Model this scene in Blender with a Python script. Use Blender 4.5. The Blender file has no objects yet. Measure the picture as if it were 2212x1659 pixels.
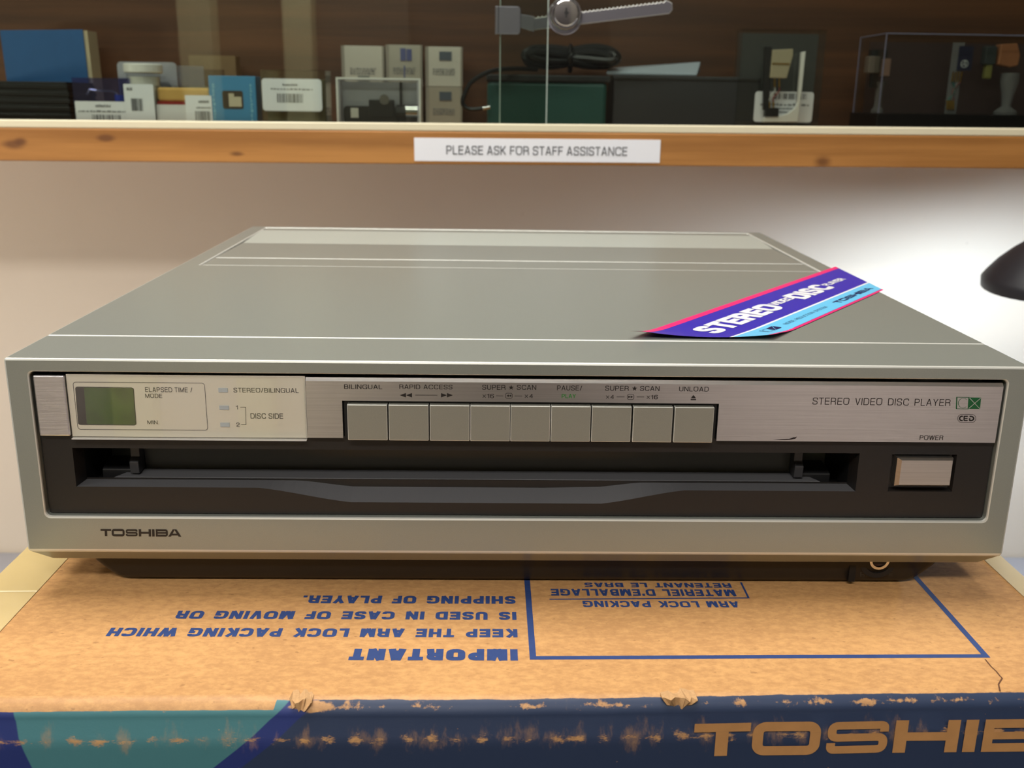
import bpy, bmesh, math, random
from mathutils import Vector, Matrix, noise
random.seed(7)
S = bpy.context.scene
COL = S.collection
PI = math.pi

# ------------------------------------------------------------------ camera
CAM_POS = Vector((-0.01405, -0.40414, 0.10546))
YAW, PITCH, ROLL, FPX = -0.02294, -0.27651, 0.01473, 2162.757
def cam_axes():
    cy, sy = math.cos(YAW), math.sin(YAW)
    fwd = Vector((-sy*math.cos(PITCH), cy*math.cos(PITCH), math.sin(PITCH)))
    r = Vector((cy, sy, 0)); u = r.cross(fwd)
    c, s = math.cos(ROLL), math.sin(ROLL)
    return c*r + s*u, -s*r + c*u, fwd
AX_R, AX_U, AX_F = cam_axes()
cam = bpy.data.cameras.new('camera')
cam_ob = bpy.data.objects.new('camera', cam); COL.objects.link(cam_ob)
cam_ob.matrix_world = Matrix.Translation(CAM_POS) @ Matrix((AX_R, AX_U, -AX_F)).transposed().to_4x4()
cam.sensor_width = 36.0; cam.lens = FPX/2212*36.0
cam.clip_start = 0.01; cam.clip_end = 50
cam.dof.use_dof = True; cam.dof.focus_distance = 0.43; cam.dof.aperture_fstop = 18
S.camera = cam_ob
S.view_settings.view_transform = 'Standard'; S.view_settings.look = 'None'
S.view_settings.gamma = 1; S.view_settings.use_curve_mapping = False
S.view_settings.exposure = 0.0
S.cycles.max_bounces = 10; S.cycles.transparent_max_bounces = 24
S.cycles.caustics_reflective = False; S.cycles.caustics_refractive = False

# ------------------------------------------------------------------ world and lights
w = bpy.data.worlds.new('world'); S.world = w; w.use_nodes = True
w.node_tree.nodes['Background'].inputs[0].default_value = (1.0, 0.88, 0.74, 1)
w.node_tree.nodes['Background'].inputs[1].default_value = 0.05
def area(name, loc, target, sx, sy, power, col):
    l = bpy.data.lights.new(name, 'AREA'); l.shape = 'RECTANGLE'; l.size = sx; l.size_y = sy
    l.energy = power; l.color = col
    o = bpy.data.objects.new(name, l); COL.objects.link(o)
    o.location = loc
    o.rotation_euler = (Vector(target)-Vector(loc)).to_track_quat('-Z', 'Y').to_euler()
    return o
WARM = (1.0, 0.965, 0.90)
area('ceiling_lamp_near', (-0.25, 0.22, 1.27), (-0.25, 0.22, 0), 1.2, 0.5, 25, WARM)
area('ceiling_lamp_middle', (-0.2, -1.35, 1.27), (-0.2, -1.35, 0), 1.2, 0.3, 27, WARM)
area('ceiling_lamp_left', (-1.5, -0.9, 1.27), (-1.5, -0.9, 0), 0.3, 1.2, 14, WARM)
area('far_wall_fill_light', (-0.3, -2.45, 1.27), (-0.3, -3.1, 0.1), 2.0, 0.3, 60, WARM)  # added unseen light, brightens the far wall for the reflections
area('counter_lamp_left', (-1.25, 0.05, 0.0), (-0.6, 0.75, -0.05), 0.12, 0.12, 3.6, (1.0, 0.90, 0.74))
for lx, lp in ((-1.2, 7.0), (1.35, 9.0)):                      # added unseen lights, brighten what the metal strip reflects
    area('strip_fill_light', (lx, -2.55, -0.45), (lx, -3.06, -0.95), 1.1, 0.06, lp, (1.0, 0.95, 0.93))

# ------------------------------------------------------------------ helpers
def P(x, y, Y=None, Z=None):
    """point on the plane y=Y or z=Z lying under the photograph's pixel (x, y)"""
    d = AX_R*((x-1106)/FPX) + AX_U*((829.5-y)/FPX) + AX_F
    t = (Y-CAM_POS.y)/d.y if Y is not None else (Z-CAM_POS.z)/d.z
    return CAM_POS + d*t
def lin(c):
    return tuple(((v/255)/12.92 if v/255 <= .04045 else ((v/255+.055)/1.055)**2.4) for v in c)
def fz(x):                                   # cabinet floor height (the cabinet hangs 0.3 degrees off level)
    return 0.0775 + 0.0052*x
ROOTM = {}
def root_of(o):
    while o.parent is not None: o = o.parent
    return o
def tag(o, label=None, cat=None, group=None, kind=None):
    if label: o['label'] = label
    if cat: o['category'] = cat
    if group: o['group'] = group
    if kind: o['kind'] = kind
    return o
def thing(name, label, cat, loc=(0, 0, 0), rz=0, group=None, local=False, rot=None):
    o = bpy.data.objects.new(name, None); COL.objects.link(o)
    o.empty_display_size = .02
    o.location = loc; o.rotation_euler = rot if rot else (0, 0, rz)
    M = Matrix.Translation(loc) @ o.rotation_euler.to_matrix().to_4x4()
    ROOTM[o.name] = Matrix() if local else M.inverted()
    return tag(o, label, cat, group)

class MB:
    def __init__(s): s.v = []; s.f = []; s.m = []; s.mi = 0
    def add(s, vs, fs):
        b = len(s.v); s.v += [Vector(v) for v in vs]
        for f in fs: s.f.append([b+i for i in f]); s.m.append(s.mi)
        return s
    def box(s, x0, x1, y0, y1, z0, z1):
        return s.add([(x0,y0,z0),(x1,y0,z0),(x1,y1,z0),(x0,y1,z0),(x0,y0,z1),(x1,y0,z1),(x1,y1,z1),(x0,y1,z1)],
                     [(3,2,1,0),(4,5,6,7),(0,1,5,4),(1,2,6,5),(2,3,7,6),(3,0,4,7)])
    def loft(s, rings, cap=True):
        n = len(rings[0]); vs = [p for r in rings for p in r]; fs = []
        for k in range(len(rings)-1):
            for i in range(n):
                j = (i+1) % n
                fs.append((k*n+i, k*n+j, (k+1)*n+j, (k+1)*n+i))
        if cap: fs.append(tuple(range(n-1, -1, -1))); fs.append(tuple((len(rings)-1)*n+i for i in range(n)))
        return s.add(vs, fs)
    def prism_y(s, pts, y0, y1):             # outline in xz swept along y
        return s.loft([[(x, y0, z) for x, z in pts], [(x, y1, z) for x, z in pts]])
    def prism_z(s, pts, z0, z1):
        return s.loft([[(x, y, z0) for x, y in pts], [(x, y, z1) for x, y in pts]])
    def prism_x(s, pts, x0, x1):
        return s.loft([[(x0, y, z) for y, z in pts], [(x1, y, z) for y, z in pts]])
    def lathe(s, prof, c=(0,0,0), n=32, axis='z', closed=False):
        rings = []
        for r, h in prof:
            ring = []
            for i in range(n):
                a = 2*PI*i/n; p = (r*math.cos(a), r*math.sin(a))
                q = (p[0], p[1], h) if axis == 'z' else ((p[0], h, p[1]) if axis == 'y' else (h, p[0], p[1]))
                ring.append(Vector(q)+Vector(c))
            rings.append(ring)
        return s.loft(rings, cap=not closed)
    def tube(s, path, r, n=8, cap=True):
        path = [Vector(p) for p in path]; rings = []; up = Vector((0, 0, 1))
        for i, p in enumerate(path):
            t = (path[min(i+1, len(path)-1)]-path[max(i-1, 0)]).normalized()
            a = t.cross(up)
            if a.length < .1: a = t.cross(Vector((0, 1, 0)))
            a.normalize(); b = t.cross(a)
            rings.append([p + a*r*math.cos(2*PI*k/n) + b*r*math.sin(2*PI*k/n) for k in range(n)])
        return s.loft(rings, cap)
    def polys(s, polys2d, fn, up=(0, -1, 0)): # flat 2D polygons carried onto a surface by fn(u, v)
        up = Vector(up)
        for k, p in enumerate(polys2d):
            d = up*(k % 9)*4e-6
            s.add([fn(u, v)+d for u, v in p], [tuple(range(len(p)))])
        return s
    def build(s, name, mats, parent=None, bevel=0, seg=2, smooth=False, recalc=True, angle=35, bmat=None):
        me = bpy.data.meshes.new(name)
        inv = ROOTM.get(root_of(parent).name, Matrix()) if parent else Matrix()
        me.from_pydata([inv @ v for v in s.v], [], s.f)
        if not isinstance(mats, (list, tuple)): mats = [mats]
        for m in mats: me.materials.append(m)
        me.polygons.foreach_set('material_index', s.m)
        if recalc:
            bm = bmesh.new(); bm.from_mesh(me); bmesh.ops.recalc_face_normals(bm, faces=bm.faces); bm.to_mesh(me); bm.free()
        me.update()
        o = bpy.data.objects.new(name, me); COL.objects.link(o)
        if parent: o.parent = parent
        if smooth:
            me.polygons.foreach_set('use_smooth', [True]*len(me.polygons))
            me.set_sharp_from_angle(angle=math.radians(angle))
        if bevel:
            b = o.modifiers.new('bevel', 'BEVEL'); b.width = bevel; b.segments = seg
            if bmat is not None: b.material = bmat
            b.limit_method = 'ANGLE'; b.angle_limit = math.radians(30)
        return o

# ---- 2D shapes
def rr(x0, y0, x1, y1, r, n=5, corners=(1,1,1,1)):
    pts = []
    for k, (cx, cy, a0) in enumerate(((x1-r, y0+r, -90), (x1-r, y1-r, 0), (x0+r, y1-r, 90), (x0+r, y0+r, 180))):
        if not corners[k]:
            pts.append(((x1, y0), (x1, y1), (x0, y1), (x0, y0))[k]); continue
        for i in range(n+1):
            a = math.radians(a0+90*i/n); pts.append((cx+r*math.cos(a), cy+r*math.sin(a)))
    return pts
def fillet(path, r, n=5):
    out = [path[0]]
    for i in range(1, len(path)-1):
        a, b, c = (Vector(path[i-1]), Vector(path[i]), Vector(path[i+1]))
        rr_ = min(r, (a-b).length*.49, (c-b).length*.49)
        p, q = b+(a-b).normalized()*rr_, b+(c-b).normalized()*rr_
        for k in range(n+1):
            t = k/n; out.append(tuple(p*(1-t)**2 + b*2*t*(1-t) + q*t*t))
    return out+[path[-1]]
def stroke(path, wd, closed=False):
    pts = [Vector(p) for p in path]; n = len(pts); L = []; R = []
    for i, p in enumerate(pts):
        a = pts[i-1] if (i or closed) else None; c = pts[(i+1) % n] if (i < n-1 or closed) else None
        d1 = (p-a).normalized() if a is not None else (c-p).normalized()
        d2 = (c-p).normalized() if c is not None else d1
        n1 = Vector((-d1.y, d1.x)); n2 = Vector((-d2.y, d2.x)); m = (n1+n2)
        m = m/max(m.length_squared, .4)*2 if m.length > 1e-6 else n1
        L.append(tuple(p+m*wd/2)); R.append(tuple(p-m*wd/2))
    k = n if closed else n-1
    return [[L[i], R[i], R[(i+1) % n], L[(i+1) % n]] for i in range(k)]
def glyph(c, w):                             # block capitals as strokes of weight w, cap height 1
    h = w/2; T, B, L = 1-h, h, h
    def box_(W): return W-h
    if c == 'I': return w, [[(h,0),(h,1)]]
    if c == '.': return w, [[(h,0),(h,w)]]
    if c == "'": return w, [[(h,.68),(h,1)]]
    if c == '/': return .42, [[(h*.8,0),(.42-h*.8,1)]]
    if c == '-': return .5, [[(0,.45),(.5,.45)]]
    if c == '1': return .34+w*.5, [[(.34,0),(.34,1)], [(.02,.76),(.34,.80)]]
    if c == '2': R = .58-h; return .58, [fillet([(L,.66),(L,T),(R,T),(R,.56),(L,.30),(L,B),(.58,B)], .22)]
    if c == '4': return .62, [[(.46,0),(.46,1)], [(.46,1-h),(.02,.3),(.62,.3)]]
    if c == '6': R = .58-h; return .58, [fillet([(R,.76),(R,T),(L,T),(L,B),(R,B),(R,.58),(L,.58)], .25)]
    W = dict(A=.72,B=.68,C=.74,D=.73,E=.62,F=.58,G=.77,H=.71,K=.70,L=.56,M=.84,N=.72,O=.79,P=.66,R=.70,S=.67,T=.62,U=.71,V=.68,W=.98,X=.68,Y=.68)[c]
    R = W-h
    return W, {
     'A': [[(h*.9,0),(W/2-h*.25,1)], [(R+h*.1,0),(W/2+h*.25,1)], [(W*.22,.30),(W*.78,.30)]],
     'B': [[(L,0),(L,1)], fillet([(L,T),(R-.04,T),(R-.04,.53),(L,.53)], .2), fillet([(L,.53),(R,.53),(R,B),(L,B)], .22)],
     'C': [fillet([(R,.69),(R,T),(L,T),(L,B),(R,B),(R,.31)], .36, 7)],
     'D': [[(L,0),(L,1)], fillet([(L,T),(R,T),(R,B),(L,B)], .42, 8)],
     'E': [[(L,0),(L,1)], [(L,T),(W,T)], [(L,.52),(W*.94,.52)], [(L,B),(W,B)]],
     'F': [[(L,0),(L,1)], [(L,T),(W,T)], [(L,.50),(W*.9,.50)]],
     'G': [fillet([(R,.70),(R,T),(L,T),(L,B),(R,B),(R,.48)], .36, 7), [(W*.54,.47),(W,.47)], [(R,.5),(R,0)]],
     'H': [[(L,0),(L,1)], [(R,0),(R,1)], [(L,.53),(R,.53)]],
     'K': [[(L,0),(L,1)], [(L,.34),(R-.01,1)], [(W*.36,.56),(R,0)]],
     'L': [[(L,0),(L,1)], [(L,B),(W,B)]],
     'M': [[(L,0),(L,1)], [(R,0),(R,1)], [(L+h*.2,1),(W/2,0)], [(W/2,0),(R-h*.2,1)]],
     'N': [[(L,0),(L,1)], [(R,0),(R,1)], [(L,1),(R,0)]],
     'O': [fillet([(W/2,T),(R,T),(R,B),(L,B),(L,T),(W/2,T)], .40, 8)],
     'P': [[(L,0),(L,1)], fillet([(L,T),(R,T),(R,.46),(L,.46)], .24)],
     'R': [[(L,0),(L,1)], fillet([(L,T),(R-.02,T),(R-.02,.49),(L,.49)], .24), fillet([(W*.45,.49),(R-.03,.47),(R,0)], .16)],
     'S': [fillet([(R-.01,.70),(R-.01,T),(L,T),(L+.01,.55),(R,.47),(R,B),(L,B),(L,.31)], .26, 7)],
     'T': [[(W/2,0),(W/2,1)], [(0,T),(W,T)]],
     'U': [fillet([(L,1),(L,B),(R,B),(R,1)], .34, 7)],
     'V': [[(h*.9,1),(W/2-h*.25,0)], [(R+h*.1,1),(W/2+h*.25,0)]],
     'W': [[(h*.8,1),(W*.27,0)], [(W*.27,0),(W*.5,1)], [(W*.5,1),(W*.73,0)], [(W*.73,0),(W-h*.8,1)]],
     'X': [[(h,1),(R,0)], [(h,0),(R,1)]],
     'Y': [[(h*.8,1),(W/2,.42)], [(R+h*.2,1),(W/2,.42)], [(W/2,.45),(W/2,0)]]}[c]
def text2d(body, weight=.115, space=.0, word=.34, shear=0.0):
    out = []; x = 0
    for c in body:
        if c == ' ': x += word; continue
        W, paths = glyph(c, weight)
        for p in paths:
            for q in stroke(p, weight): out.append([(a+x+shear*b, b) for a, b in q])
        x += W + (.13 if weight < .16 else .10) + space
    return norm(out)
def norm(polys):
    xs = [p[0] for q in polys for p in q]; ys = [p[1] for q in polys for p in q]
    x0, x1, y0, y1 = min(xs), max(xs), min(ys), max(ys)
    return [[((x-x0)/(x1-x0), (y-y0)/(y1-y0)) for x, y in q] for q in polys]
def logo2d():                                 # wide block lettering of the maker's name
    out = []; x = 0; g = .15
    out += [[(0,.74),(1.5,.74),(1.5,1),(0,1)], [(.58,0),(.92,0),(.92,.74),(.58,.74)]]; x = 1.5+.06
    out += [[(px+x, py) for px, py in q] for q in stroke(rr(.15,.13,1.68,.87,.2,6), .285, True)]; x += 1.83+g
    s_ = fillet([(1.55,.66),(1.55,.87),(.14,.87),(.14,.5),(1.55,.5),(1.55,.13),(.14,.13),(.14,.34)], .17)
    out += [[(px+x, py) for px, py in q] for q in stroke(s_, .235)]; x += 1.69+g
    out += [[(px+x, py) for px, py in q] for q in ([(0,0),(.34,0),(.34,1),(0,1)], [(1.4,0),(1.74,0),(1.74,1),(1.4,1)], [(.34,.37),(1.4,.37),(1.4,.63),(.34,.63)])]; x += 1.74+g
    out += [[(px+x, py) for px, py in ((0,0),(.34,0),(.34,1),(0,1))]]; x += .34+g
    out += [[(px+x, py) for px, py in q] for q in stroke(rr(.16,.13,1.6,.87,.19,5,(1,1,0,0)), .265, True)]
    out += [[(px+x, py) for px, py in ((.2,.385),(1.5,.385),(1.5,.615),(.2,.615))]]; x += 1.75+.03
    out += [[(px+x, py) for px, py in q] for q in ([(0,0),(.38,0),(.98,1),(.66,1)], [(1.84,0),(1.46,0),(.86,1),(1.18,1)], [(.36,.17),(1.48,.17),(1.32,.4),(.52,.4)])]
    return norm(out)
def quadmap(bl, br, tr, tl):
    bl, br, tr, tl = Vector(bl), Vector(br), Vector(tr), Vector(tl)
    return lambda u, v: (bl*(1-u)+br*u)*(1-v) + (tl*(1-u)+tr*u)*v
def rectmap(x0, x1, y, z0, z1):
    return lambda u, v: Vector((x0+(x1-x0)*u, y, z0+(z1-z0)*v))
def pxrect(x0, yt, x1, yb, Y):                # upright rectangle on the plane y=Y
    xm, ym = (x0+x1)/2, (yt+yb)/2
    h = max((yb-yt)-.0075*(x1-x0), 3)
    return rectmap(P(x0, ym, Y=Y).x, P(x1, ym, Y=Y).x, Y, P(xm, ym+h/2, Y=Y).z, P(xm, ym-h/2, Y=Y).z)
def barcode(n, rnd):
    out = []; u = 0
    while u < 1:
        a = rnd.choice((.012, .02, .03))*40/n; out.append([(u,0),(min(u+a,1),0),(min(u+a,1),1),(u,1)]); u += a + rnd.choice((.012,.02,.028))*40/n
    return out
def dashes(rnd, n=12):
    out = []; u = 0
    while u < 1:
        a = rnd.uniform(.5, 1.5)/n; h = rnd.uniform(.5, 1); out.append([(u,0),(min(1,u+a),0),(min(1,u+a),h),(u,h)]); u += a+rnd.uniform(.2,.5)/n
    return out

# ------------------------------------------------------------------ materials
class NT:
    def __init__(s, name):
        s.m = bpy.data.materials.new(name); s.m.use_nodes = True; s.t = s.m.node_tree
        s.b = s.t.nodes['Principled BSDF']; s.out = s.t.nodes['Material Output']
    def n(s, ty, **kw):
        o = s.t.nodes.new('ShaderNode'+ty)
        for k, v in kw.items():
            if k in o.inputs: s.put(o.inputs[k], v)
            else: setattr(o, k, v)
        return o
    def put(s, sock, v):
        if isinstance(v, bpy.types.NodeSocket): s.t.links.new(v, sock)
        else: sock.default_value = v
    def math(s, op, a, b=0, c=None, clamp=False):
        o = s.t.nodes.new('ShaderNodeMath'); o.operation = op; o.use_clamp = clamp
        s.put(o.inputs[0], a); s.put(o.inputs[1], b)
        if c is not None: s.put(o.inputs[2], c)
        return o.outputs[0]
    def mix(s, f, a, b):
        o = s.t.nodes.new('ShaderNodeMix'); o.data_type = 'RGBA'
        s.put(o.inputs[0], f); s.put(o.inputs[6], a); s.put(o.inputs[7], b); return o.outputs[2]
    def coords(s, scale=(1,1,1), kind='Object'):
        tc = s.n('TexCoord'); mp = s.n('Mapping'); s.t.links.new(tc.outputs[kind], mp.inputs[0]); mp.inputs['Scale'].default_value = scale
        return mp.outputs[0]
    def noise(s, scale, vscale=(1,1,1), detail=3, rough=.55):
        o = s.n('TexNoise', Scale=scale, Detail=detail, Roughness=rough, Vector=s.coords(vscale)); return o.outputs['Fac']
    def step(s, v, lo, hi):
        o = s.n('MapRange'); o.interpolation_type = 'SMOOTHSTEP'
        s.put(o.inputs['Value'], v); o.inputs['From Min'].default_value = lo; o.inputs['From Max'].default_value = hi
        return o.outputs['Result']
    def bump(s, h, strength, dist=.001):
        o = s.n('Bump', Strength=strength, Distance=dist, Height=h); s.t.links.new(o.outputs[0], s.b.inputs['Normal']); return o
    def set(s, **kw):
        for k, v in kw.items(): s.put(s.b.inputs[k], v)
        return s
def c4(c): return (*lin(c), 1)
def plain(name, col, rough=.5, metal=0, coat=0, spec=.5, bump=None, var=0, vs=60):
    t = NT(name); t.set(Roughness=rough, Metallic=metal)
    t.b.inputs['Coat Weight'].default_value = coat; t.b.inputs['Specular IOR Level'].default_value = spec
    if var:
        f = t.noise(vs, detail=4); a = [v*(1-var) for v in lin(col)]; b = [min(1, v*(1+var)) for v in lin(col)]
        t.set(**{'Base Color': t.mix(f, (*a, 1), (*b, 1))})
    else: t.set(**{'Base Color': c4(col)})
    if bump: t.bump(t.noise(bump[0], detail=2), bump[1], .0005)
    return t.m
def clear(name, tint=(255,255,255), refl=1.0, rough=0.0, haze=0.0, hazecol=(200,200,210)):
    t = NT(name); t.t.nodes.remove(t.b)
    tr = t.n('BsdfTransparent', Color=c4(tint)); gl = t.n('BsdfGlossy', Roughness=rough); g = t.n('NewGeometry')
    dp = t.n('VectorMath', operation='DOT_PRODUCT'); t.t.links.new(g.outputs['Normal'], dp.inputs[0]); t.t.links.new(g.outputs['Incoming'], dp.inputs[1])
    k = t.math('POWER', t.math('SUBTRACT', 1, t.math('ABSOLUTE', dp.outputs['Value']), clamp=True), 5)   # the same on both faces of the sheet
    mx = t.n('MixShader'); f = t.math('MULTIPLY', t.math('MULTIPLY_ADD', k, .96, .04), refl, clamp=True)
    t.t.links.new(f, mx.inputs[0]); t.t.links.new(tr.outputs[0], mx.inputs[1]); t.t.links.new(gl.outputs[0], mx.inputs[2])
    res = mx.outputs[0]
    if haze:
        df = t.n('BsdfDiffuse', Color=c4(hazecol)); m2 = t.n('MixShader'); m2.inputs[0].default_value = haze
        t.t.links.new(res, m2.inputs[1]); t.t.links.new(df.outputs[0], m2.inputs[2]); res = m2.outputs[0]
    t.t.links.new(res, t.out.inputs[0]); return t.m

def m_paint(name, col, rough=.30, metal=.35):       # satin metallic paint
    t = NT(name); f = t.noise(2600, detail=1)
    a = [v*.93 for v in lin(col)]; b = [v*1.07 for v in lin(col)]
    t.set(**{'Base Color': t.mix(f, (*a,1), (*b,1))}, Roughness=rough, Metallic=metal)
    t.bump(t.noise(2200, detail=1), .035, .0003); return t.m
def m_brushed(name, col, rough=.3, strength=.12):
    t = NT(name); f = t.noise(1, (14, 14, 1800), detail=4, rough=.75)
    a = [v*.74 for v in lin(col)]; b = [min(1, v*1.18) for v in lin(col)]
    t.set(**{'Base Color': t.mix(f, (*a,1), (*b,1))}, Roughness=rough, Metallic=1.0)
    t.bump(f, strength, .0003); return t.m
def cardboard_col(t):
    n1 = t.noise(14, (1, 1.6, 1.6), detail=5); n2 = t.noise(330, (.6, 1, 1), detail=5, rough=.75)
    f = t.math('ADD', t.math('MULTIPLY', n1, .3), t.math('MULTIPLY', n2, .7))
    c = t.mix(t.step(f, .36, .64), c4((180,133,83)), c4((206,157,100)))
    sp = t.noise(420, (.6, 1, 1), detail=2)
    return t.mix(t.math('MULTIPLY', t.step(sp, .67, .74), .4), c, c4((120,80,45))), n2
def m_cardboard():
    t = NT('cardboard'); c, h = cardboard_col(t); t.set(**{'Base Color': c}, Roughness=.85)
    t.bump(h, .12, .0008); return t.m
def m_boxfront():
    # printed front: navy field, teal wedge with brighter blue borders, worn through along the corrugation
    t = NT('printed_cardboard'); card, h = cardboard_col(t)
    tc = t.n('TexCoord'); sep = t.n('SeparateXYZ', Vector=tc.outputs['Object']); x, z = sep.outputs[0], sep.outputs[2]
    k = t.math('ADD', x, t.math('MULTIPLY', z, -1.0))             # diagonal: x - z
    BOXH = .336
    def dz(v): return v + BOXH                                     # local z of the world height
    kd = t.math('SUBTRACT', x, t.math('MULTIPLY', t.math('SUBTRACT', z, BOXH), 1.16))
    k2 = t.math('ADD', x, t.math('MULTIPLY', t.math('SUBTRACT', z, BOXH), .30))
    navy, teal, blue = c4((32,48,78)), c4((66,120,128)), c4((26,44,108))
    c = t.mix(t.step(kd, -.0866, -.0858), teal, blue)
    c = t.mix(t.step(kd, -.0765, -.0755), c, navy)
    c = t.mix(t.step(t.math('MULTIPLY', k2, -1), .1866, .1874), c, blue)
    # wear
    u = t.math('MULTIPLY', x, 1)
    w1 = t.noise(1, (150, 1, 330), detail=4, rough=.65); w2 = t.noise(1, (900, 900, 2400), detail=2)
    band = t.math('SUBTRACT', 1, t.math('ABSOLUTE', t.math('DIVIDE', t.math('SUBTRACT', z, BOXH-.0130), .0062)), clamp=True)
    band2 = t.math('SUBTRACT', 1, t.math('ABSOLUTE', t.math('DIVIDE', t.math('SUBTRACT', z, BOXH-.0125), .0085)), clamp=True)
    per = t.math('ADD', t.math('MULTIPLY', t.math('SINE', t.math('MULTIPLY', x, 680)), .5), .5)
    wear = t.math('ADD', t.math('ADD', t.math('MULTIPLY', w1, .75), t.math('MULTIPLY', w2, .25)), t.math('ADD', t.math('MULTIPLY', band, .28), t.math('MULTIPLY', t.math('MULTIPLY', per, band), .13)))
    m1 = t.math('MULTIPLY', t.step(wear, .82, .98), t.step(band, .02, .3))
    sm = t.math('ADD', t.noise(1, (130, 1, 55), detail=5, rough=.7), t.math('ADD', t.math('MULTIPLY', band2, .16), t.math('MULTIPLY', t.math('MULTIPLY', per, band2), .12)))
    m1 = t.math('MAXIMUM', m1, t.math('MULTIPLY', t.step(sm, .66, .92), .42))
    eb = t.math('SUBTRACT', 1, t.math('ABSOLUTE', t.math('DIVIDE', t.math('SUBTRACT', z, BOXH-.0022), .0026)), clamp=True)
    m2 = t.step(t.math('ADD', t.noise(1, (160, 1, 260), detail=5, rough=.65), t.math('MULTIPLY', eb, .26)), .74, .86)
    m3 = t.step(t.noise(1, (300, 300, 500), detail=3), .74, .78)
    m = t.math('MAXIMUM', t.math('MULTIPLY', t.math('MAXIMUM', m1, m2), .85), t.math('MULTIPLY', m3, .35))
    edge = t.math('ADD', t.math('MULTIPLY', t.step(x, -.0925, -.0915), .0024), BOXH-.0030)   # the print stops lower at the left
    edge = t.math('ADD', edge, t.math('MULTIPLY', t.math('SUBTRACT', t.noise(1, (190, 1, 1), detail=4), .5), .0005))
    bl = t.math('SUBTRACT', 1, t.math('ABSOLUTE', t.math('DIVIDE', t.math('ADD', x, .078), .013)), clamp=True)
    bl = t.math('ADD', t.math('MULTIPLY', t.math('MULTIPLY', bl, eb), .9), t.math('MULTIPLY', t.noise(1, (260, 260, 420), detail=4), .6))
    m = t.math('MAXIMUM', m, t.math('MULTIPLY', t.step(bl, .58, .74), .9))
    m = t.math('MAXIMUM', m, t.step(t.math('SUBTRACT', z, edge), -.0001, .0001))
    c = t.mix(m, c, card)
    t.set(**{'Base Color': c}, Roughness=.55); t.bump(h, .1, .0006); return t.m
def m_wood(name, dark, light, sx=1.0, rough=.45, knots=()):
    t = NT(name); f = t.noise(1, (3*sx, 60, 70), detail=5, rough=.6); g = t.noise(1, (.9*sx, 10, 14), detail=3)
    v = t.math('ADD', t.math('MULTIPLY', f, .5), t.math('MULTIPLY', g, .5))
    c = t.mix(t.step(v, .36, .66), c4(dark), c4(light))
    if knots:
        tc = t.n('TexCoord'); sep = t.n('SeparateXYZ', Vector=tc.outputs['Object'])
        for kx, kz, r, asp in knots:
            dx = t.math('DIVIDE', t.math('SUBTRACT', sep.outputs[0], kx), r*asp); dz_ = t.math('DIVIDE', t.math('SUBTRACT', sep.outputs[2], kz), r)
            d = t.math('SQRT', t.math('ADD', t.math('MULTIPLY', dx, dx), t.math('MULTIPLY', dz_, dz_)))
            d = t.math('ADD', d, t.math('MULTIPLY', t.math('SUBTRACT', f, .5), 1.2))
            c = t.mix(t.math('MULTIPLY', t.math('SUBTRACT', 1, t.step(d, .25, 1.1)), .75), c, c4((92,52,26)))
    t.set(**{'Base Color': c}, Roughness=rough); return t.m
def m_wall():
    t = NT('painted_wall'); f = t.noise(6, detail=5); c = t.mix(f, c4((218,206,190)), c4((228,217,202)))
    sp = t.noise(34, detail=2); c = t.mix(t.math('MULTIPLY', t.step(sp, .72, .78), .25), c, c4((150,125,105)))
    t.set(**{'Base Color': c}, Roughness=.8); t.bump(t.noise(180, detail=3), .08, .001); return t.m

paint = m_paint('champagne_grey_paint', (148,152,145))
polished = plain('polished_edge', (214,215,209), .36, .35)
paint_btn = m_paint('button_paint', (152,151,141), rough=.38)
paint_strip = m_paint('light_panel_paint', (190,196,188), rough=.35, metal=.35)
brushed = m_brushed('brushed_aluminium', (206,204,202))
brushed_btn = m_brushed('brushed_button', (214,210,204), rough=.36)
panel_beige = plain('display_panel_silver', (236,230,218), .4, 0)
black_fascia = plain('black_fascia', (31,28,27), .42, 0, 0, .5, bump=(1500, .05))
black_tray = plain('grey_tray_plastic', (88,88,91), .42, bump=(1800, .12))
black_in = plain('black_plastic', (20,20,22), .5)
black_base = plain('black_base_plastic', (34,31,29), .4)
ink_black = plain('black_ink', (28,24,24), .5)
ink_green = plain('green_ink', (44,128,52), .5)
ink_cx = plain('dark_green_ink', (20,92,50), .45)
ink_grey = plain('grey_ink', (120,120,124), .6)
ink_ind = plain('indicator_lens', (182,192,200), .3)
ink_blue = plain('blue_print', (34,60,116), .7, var=.2, vs=300)
silver_line = plain('silver_line', (205,205,200), .35, .6)
chrome = plain('chrome', (225,225,228), .12, 1)
nickel = plain('nickel_plating', (158,158,170), .3, 1)
gold = plain('gold_pin', (214,170,80), .3, 1)
lilac = clear('lilac_clear_plastic', (226,226,244), 1.2, .02, .03, (180,180,220))
acrylic = clear('clear_acrylic', (250,250,248), 1.0)
glass = clear('cabinet_glass', (236,240,236), 1.0)
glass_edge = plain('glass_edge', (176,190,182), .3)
clear_case = clear('clear_plastic_case', (236,236,240), 1.3, .02, .05, (190,190,205))
blister = clear('clear_blister', (225,225,230), 1.2, .05, .22, (200,200,206))
white_label = plain('white_label_paper', (238,240,248), .6)
white_card = plain('white_card', (226,225,228), .55)
white_plastic = plain('white_plastic', (232,230,226), .4)
cardboard = m_cardboard(); boxfront = m_boxfront()
torn = plain('torn_kraft', (190,150,105), .9, var=.25, vs=900)
tape_l = plain('packing_tape', (206,182,128), .22, coat=.3, var=.08, vs=40)
wall_m = m_wall()
KN = ((-.4535,.0,.006,2.2),(-.447,.003,.004,2),(-.369,.006,.004,2.5),(.296,-.010,.0075,1.5),(-.25,-.007,.003,3))
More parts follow.
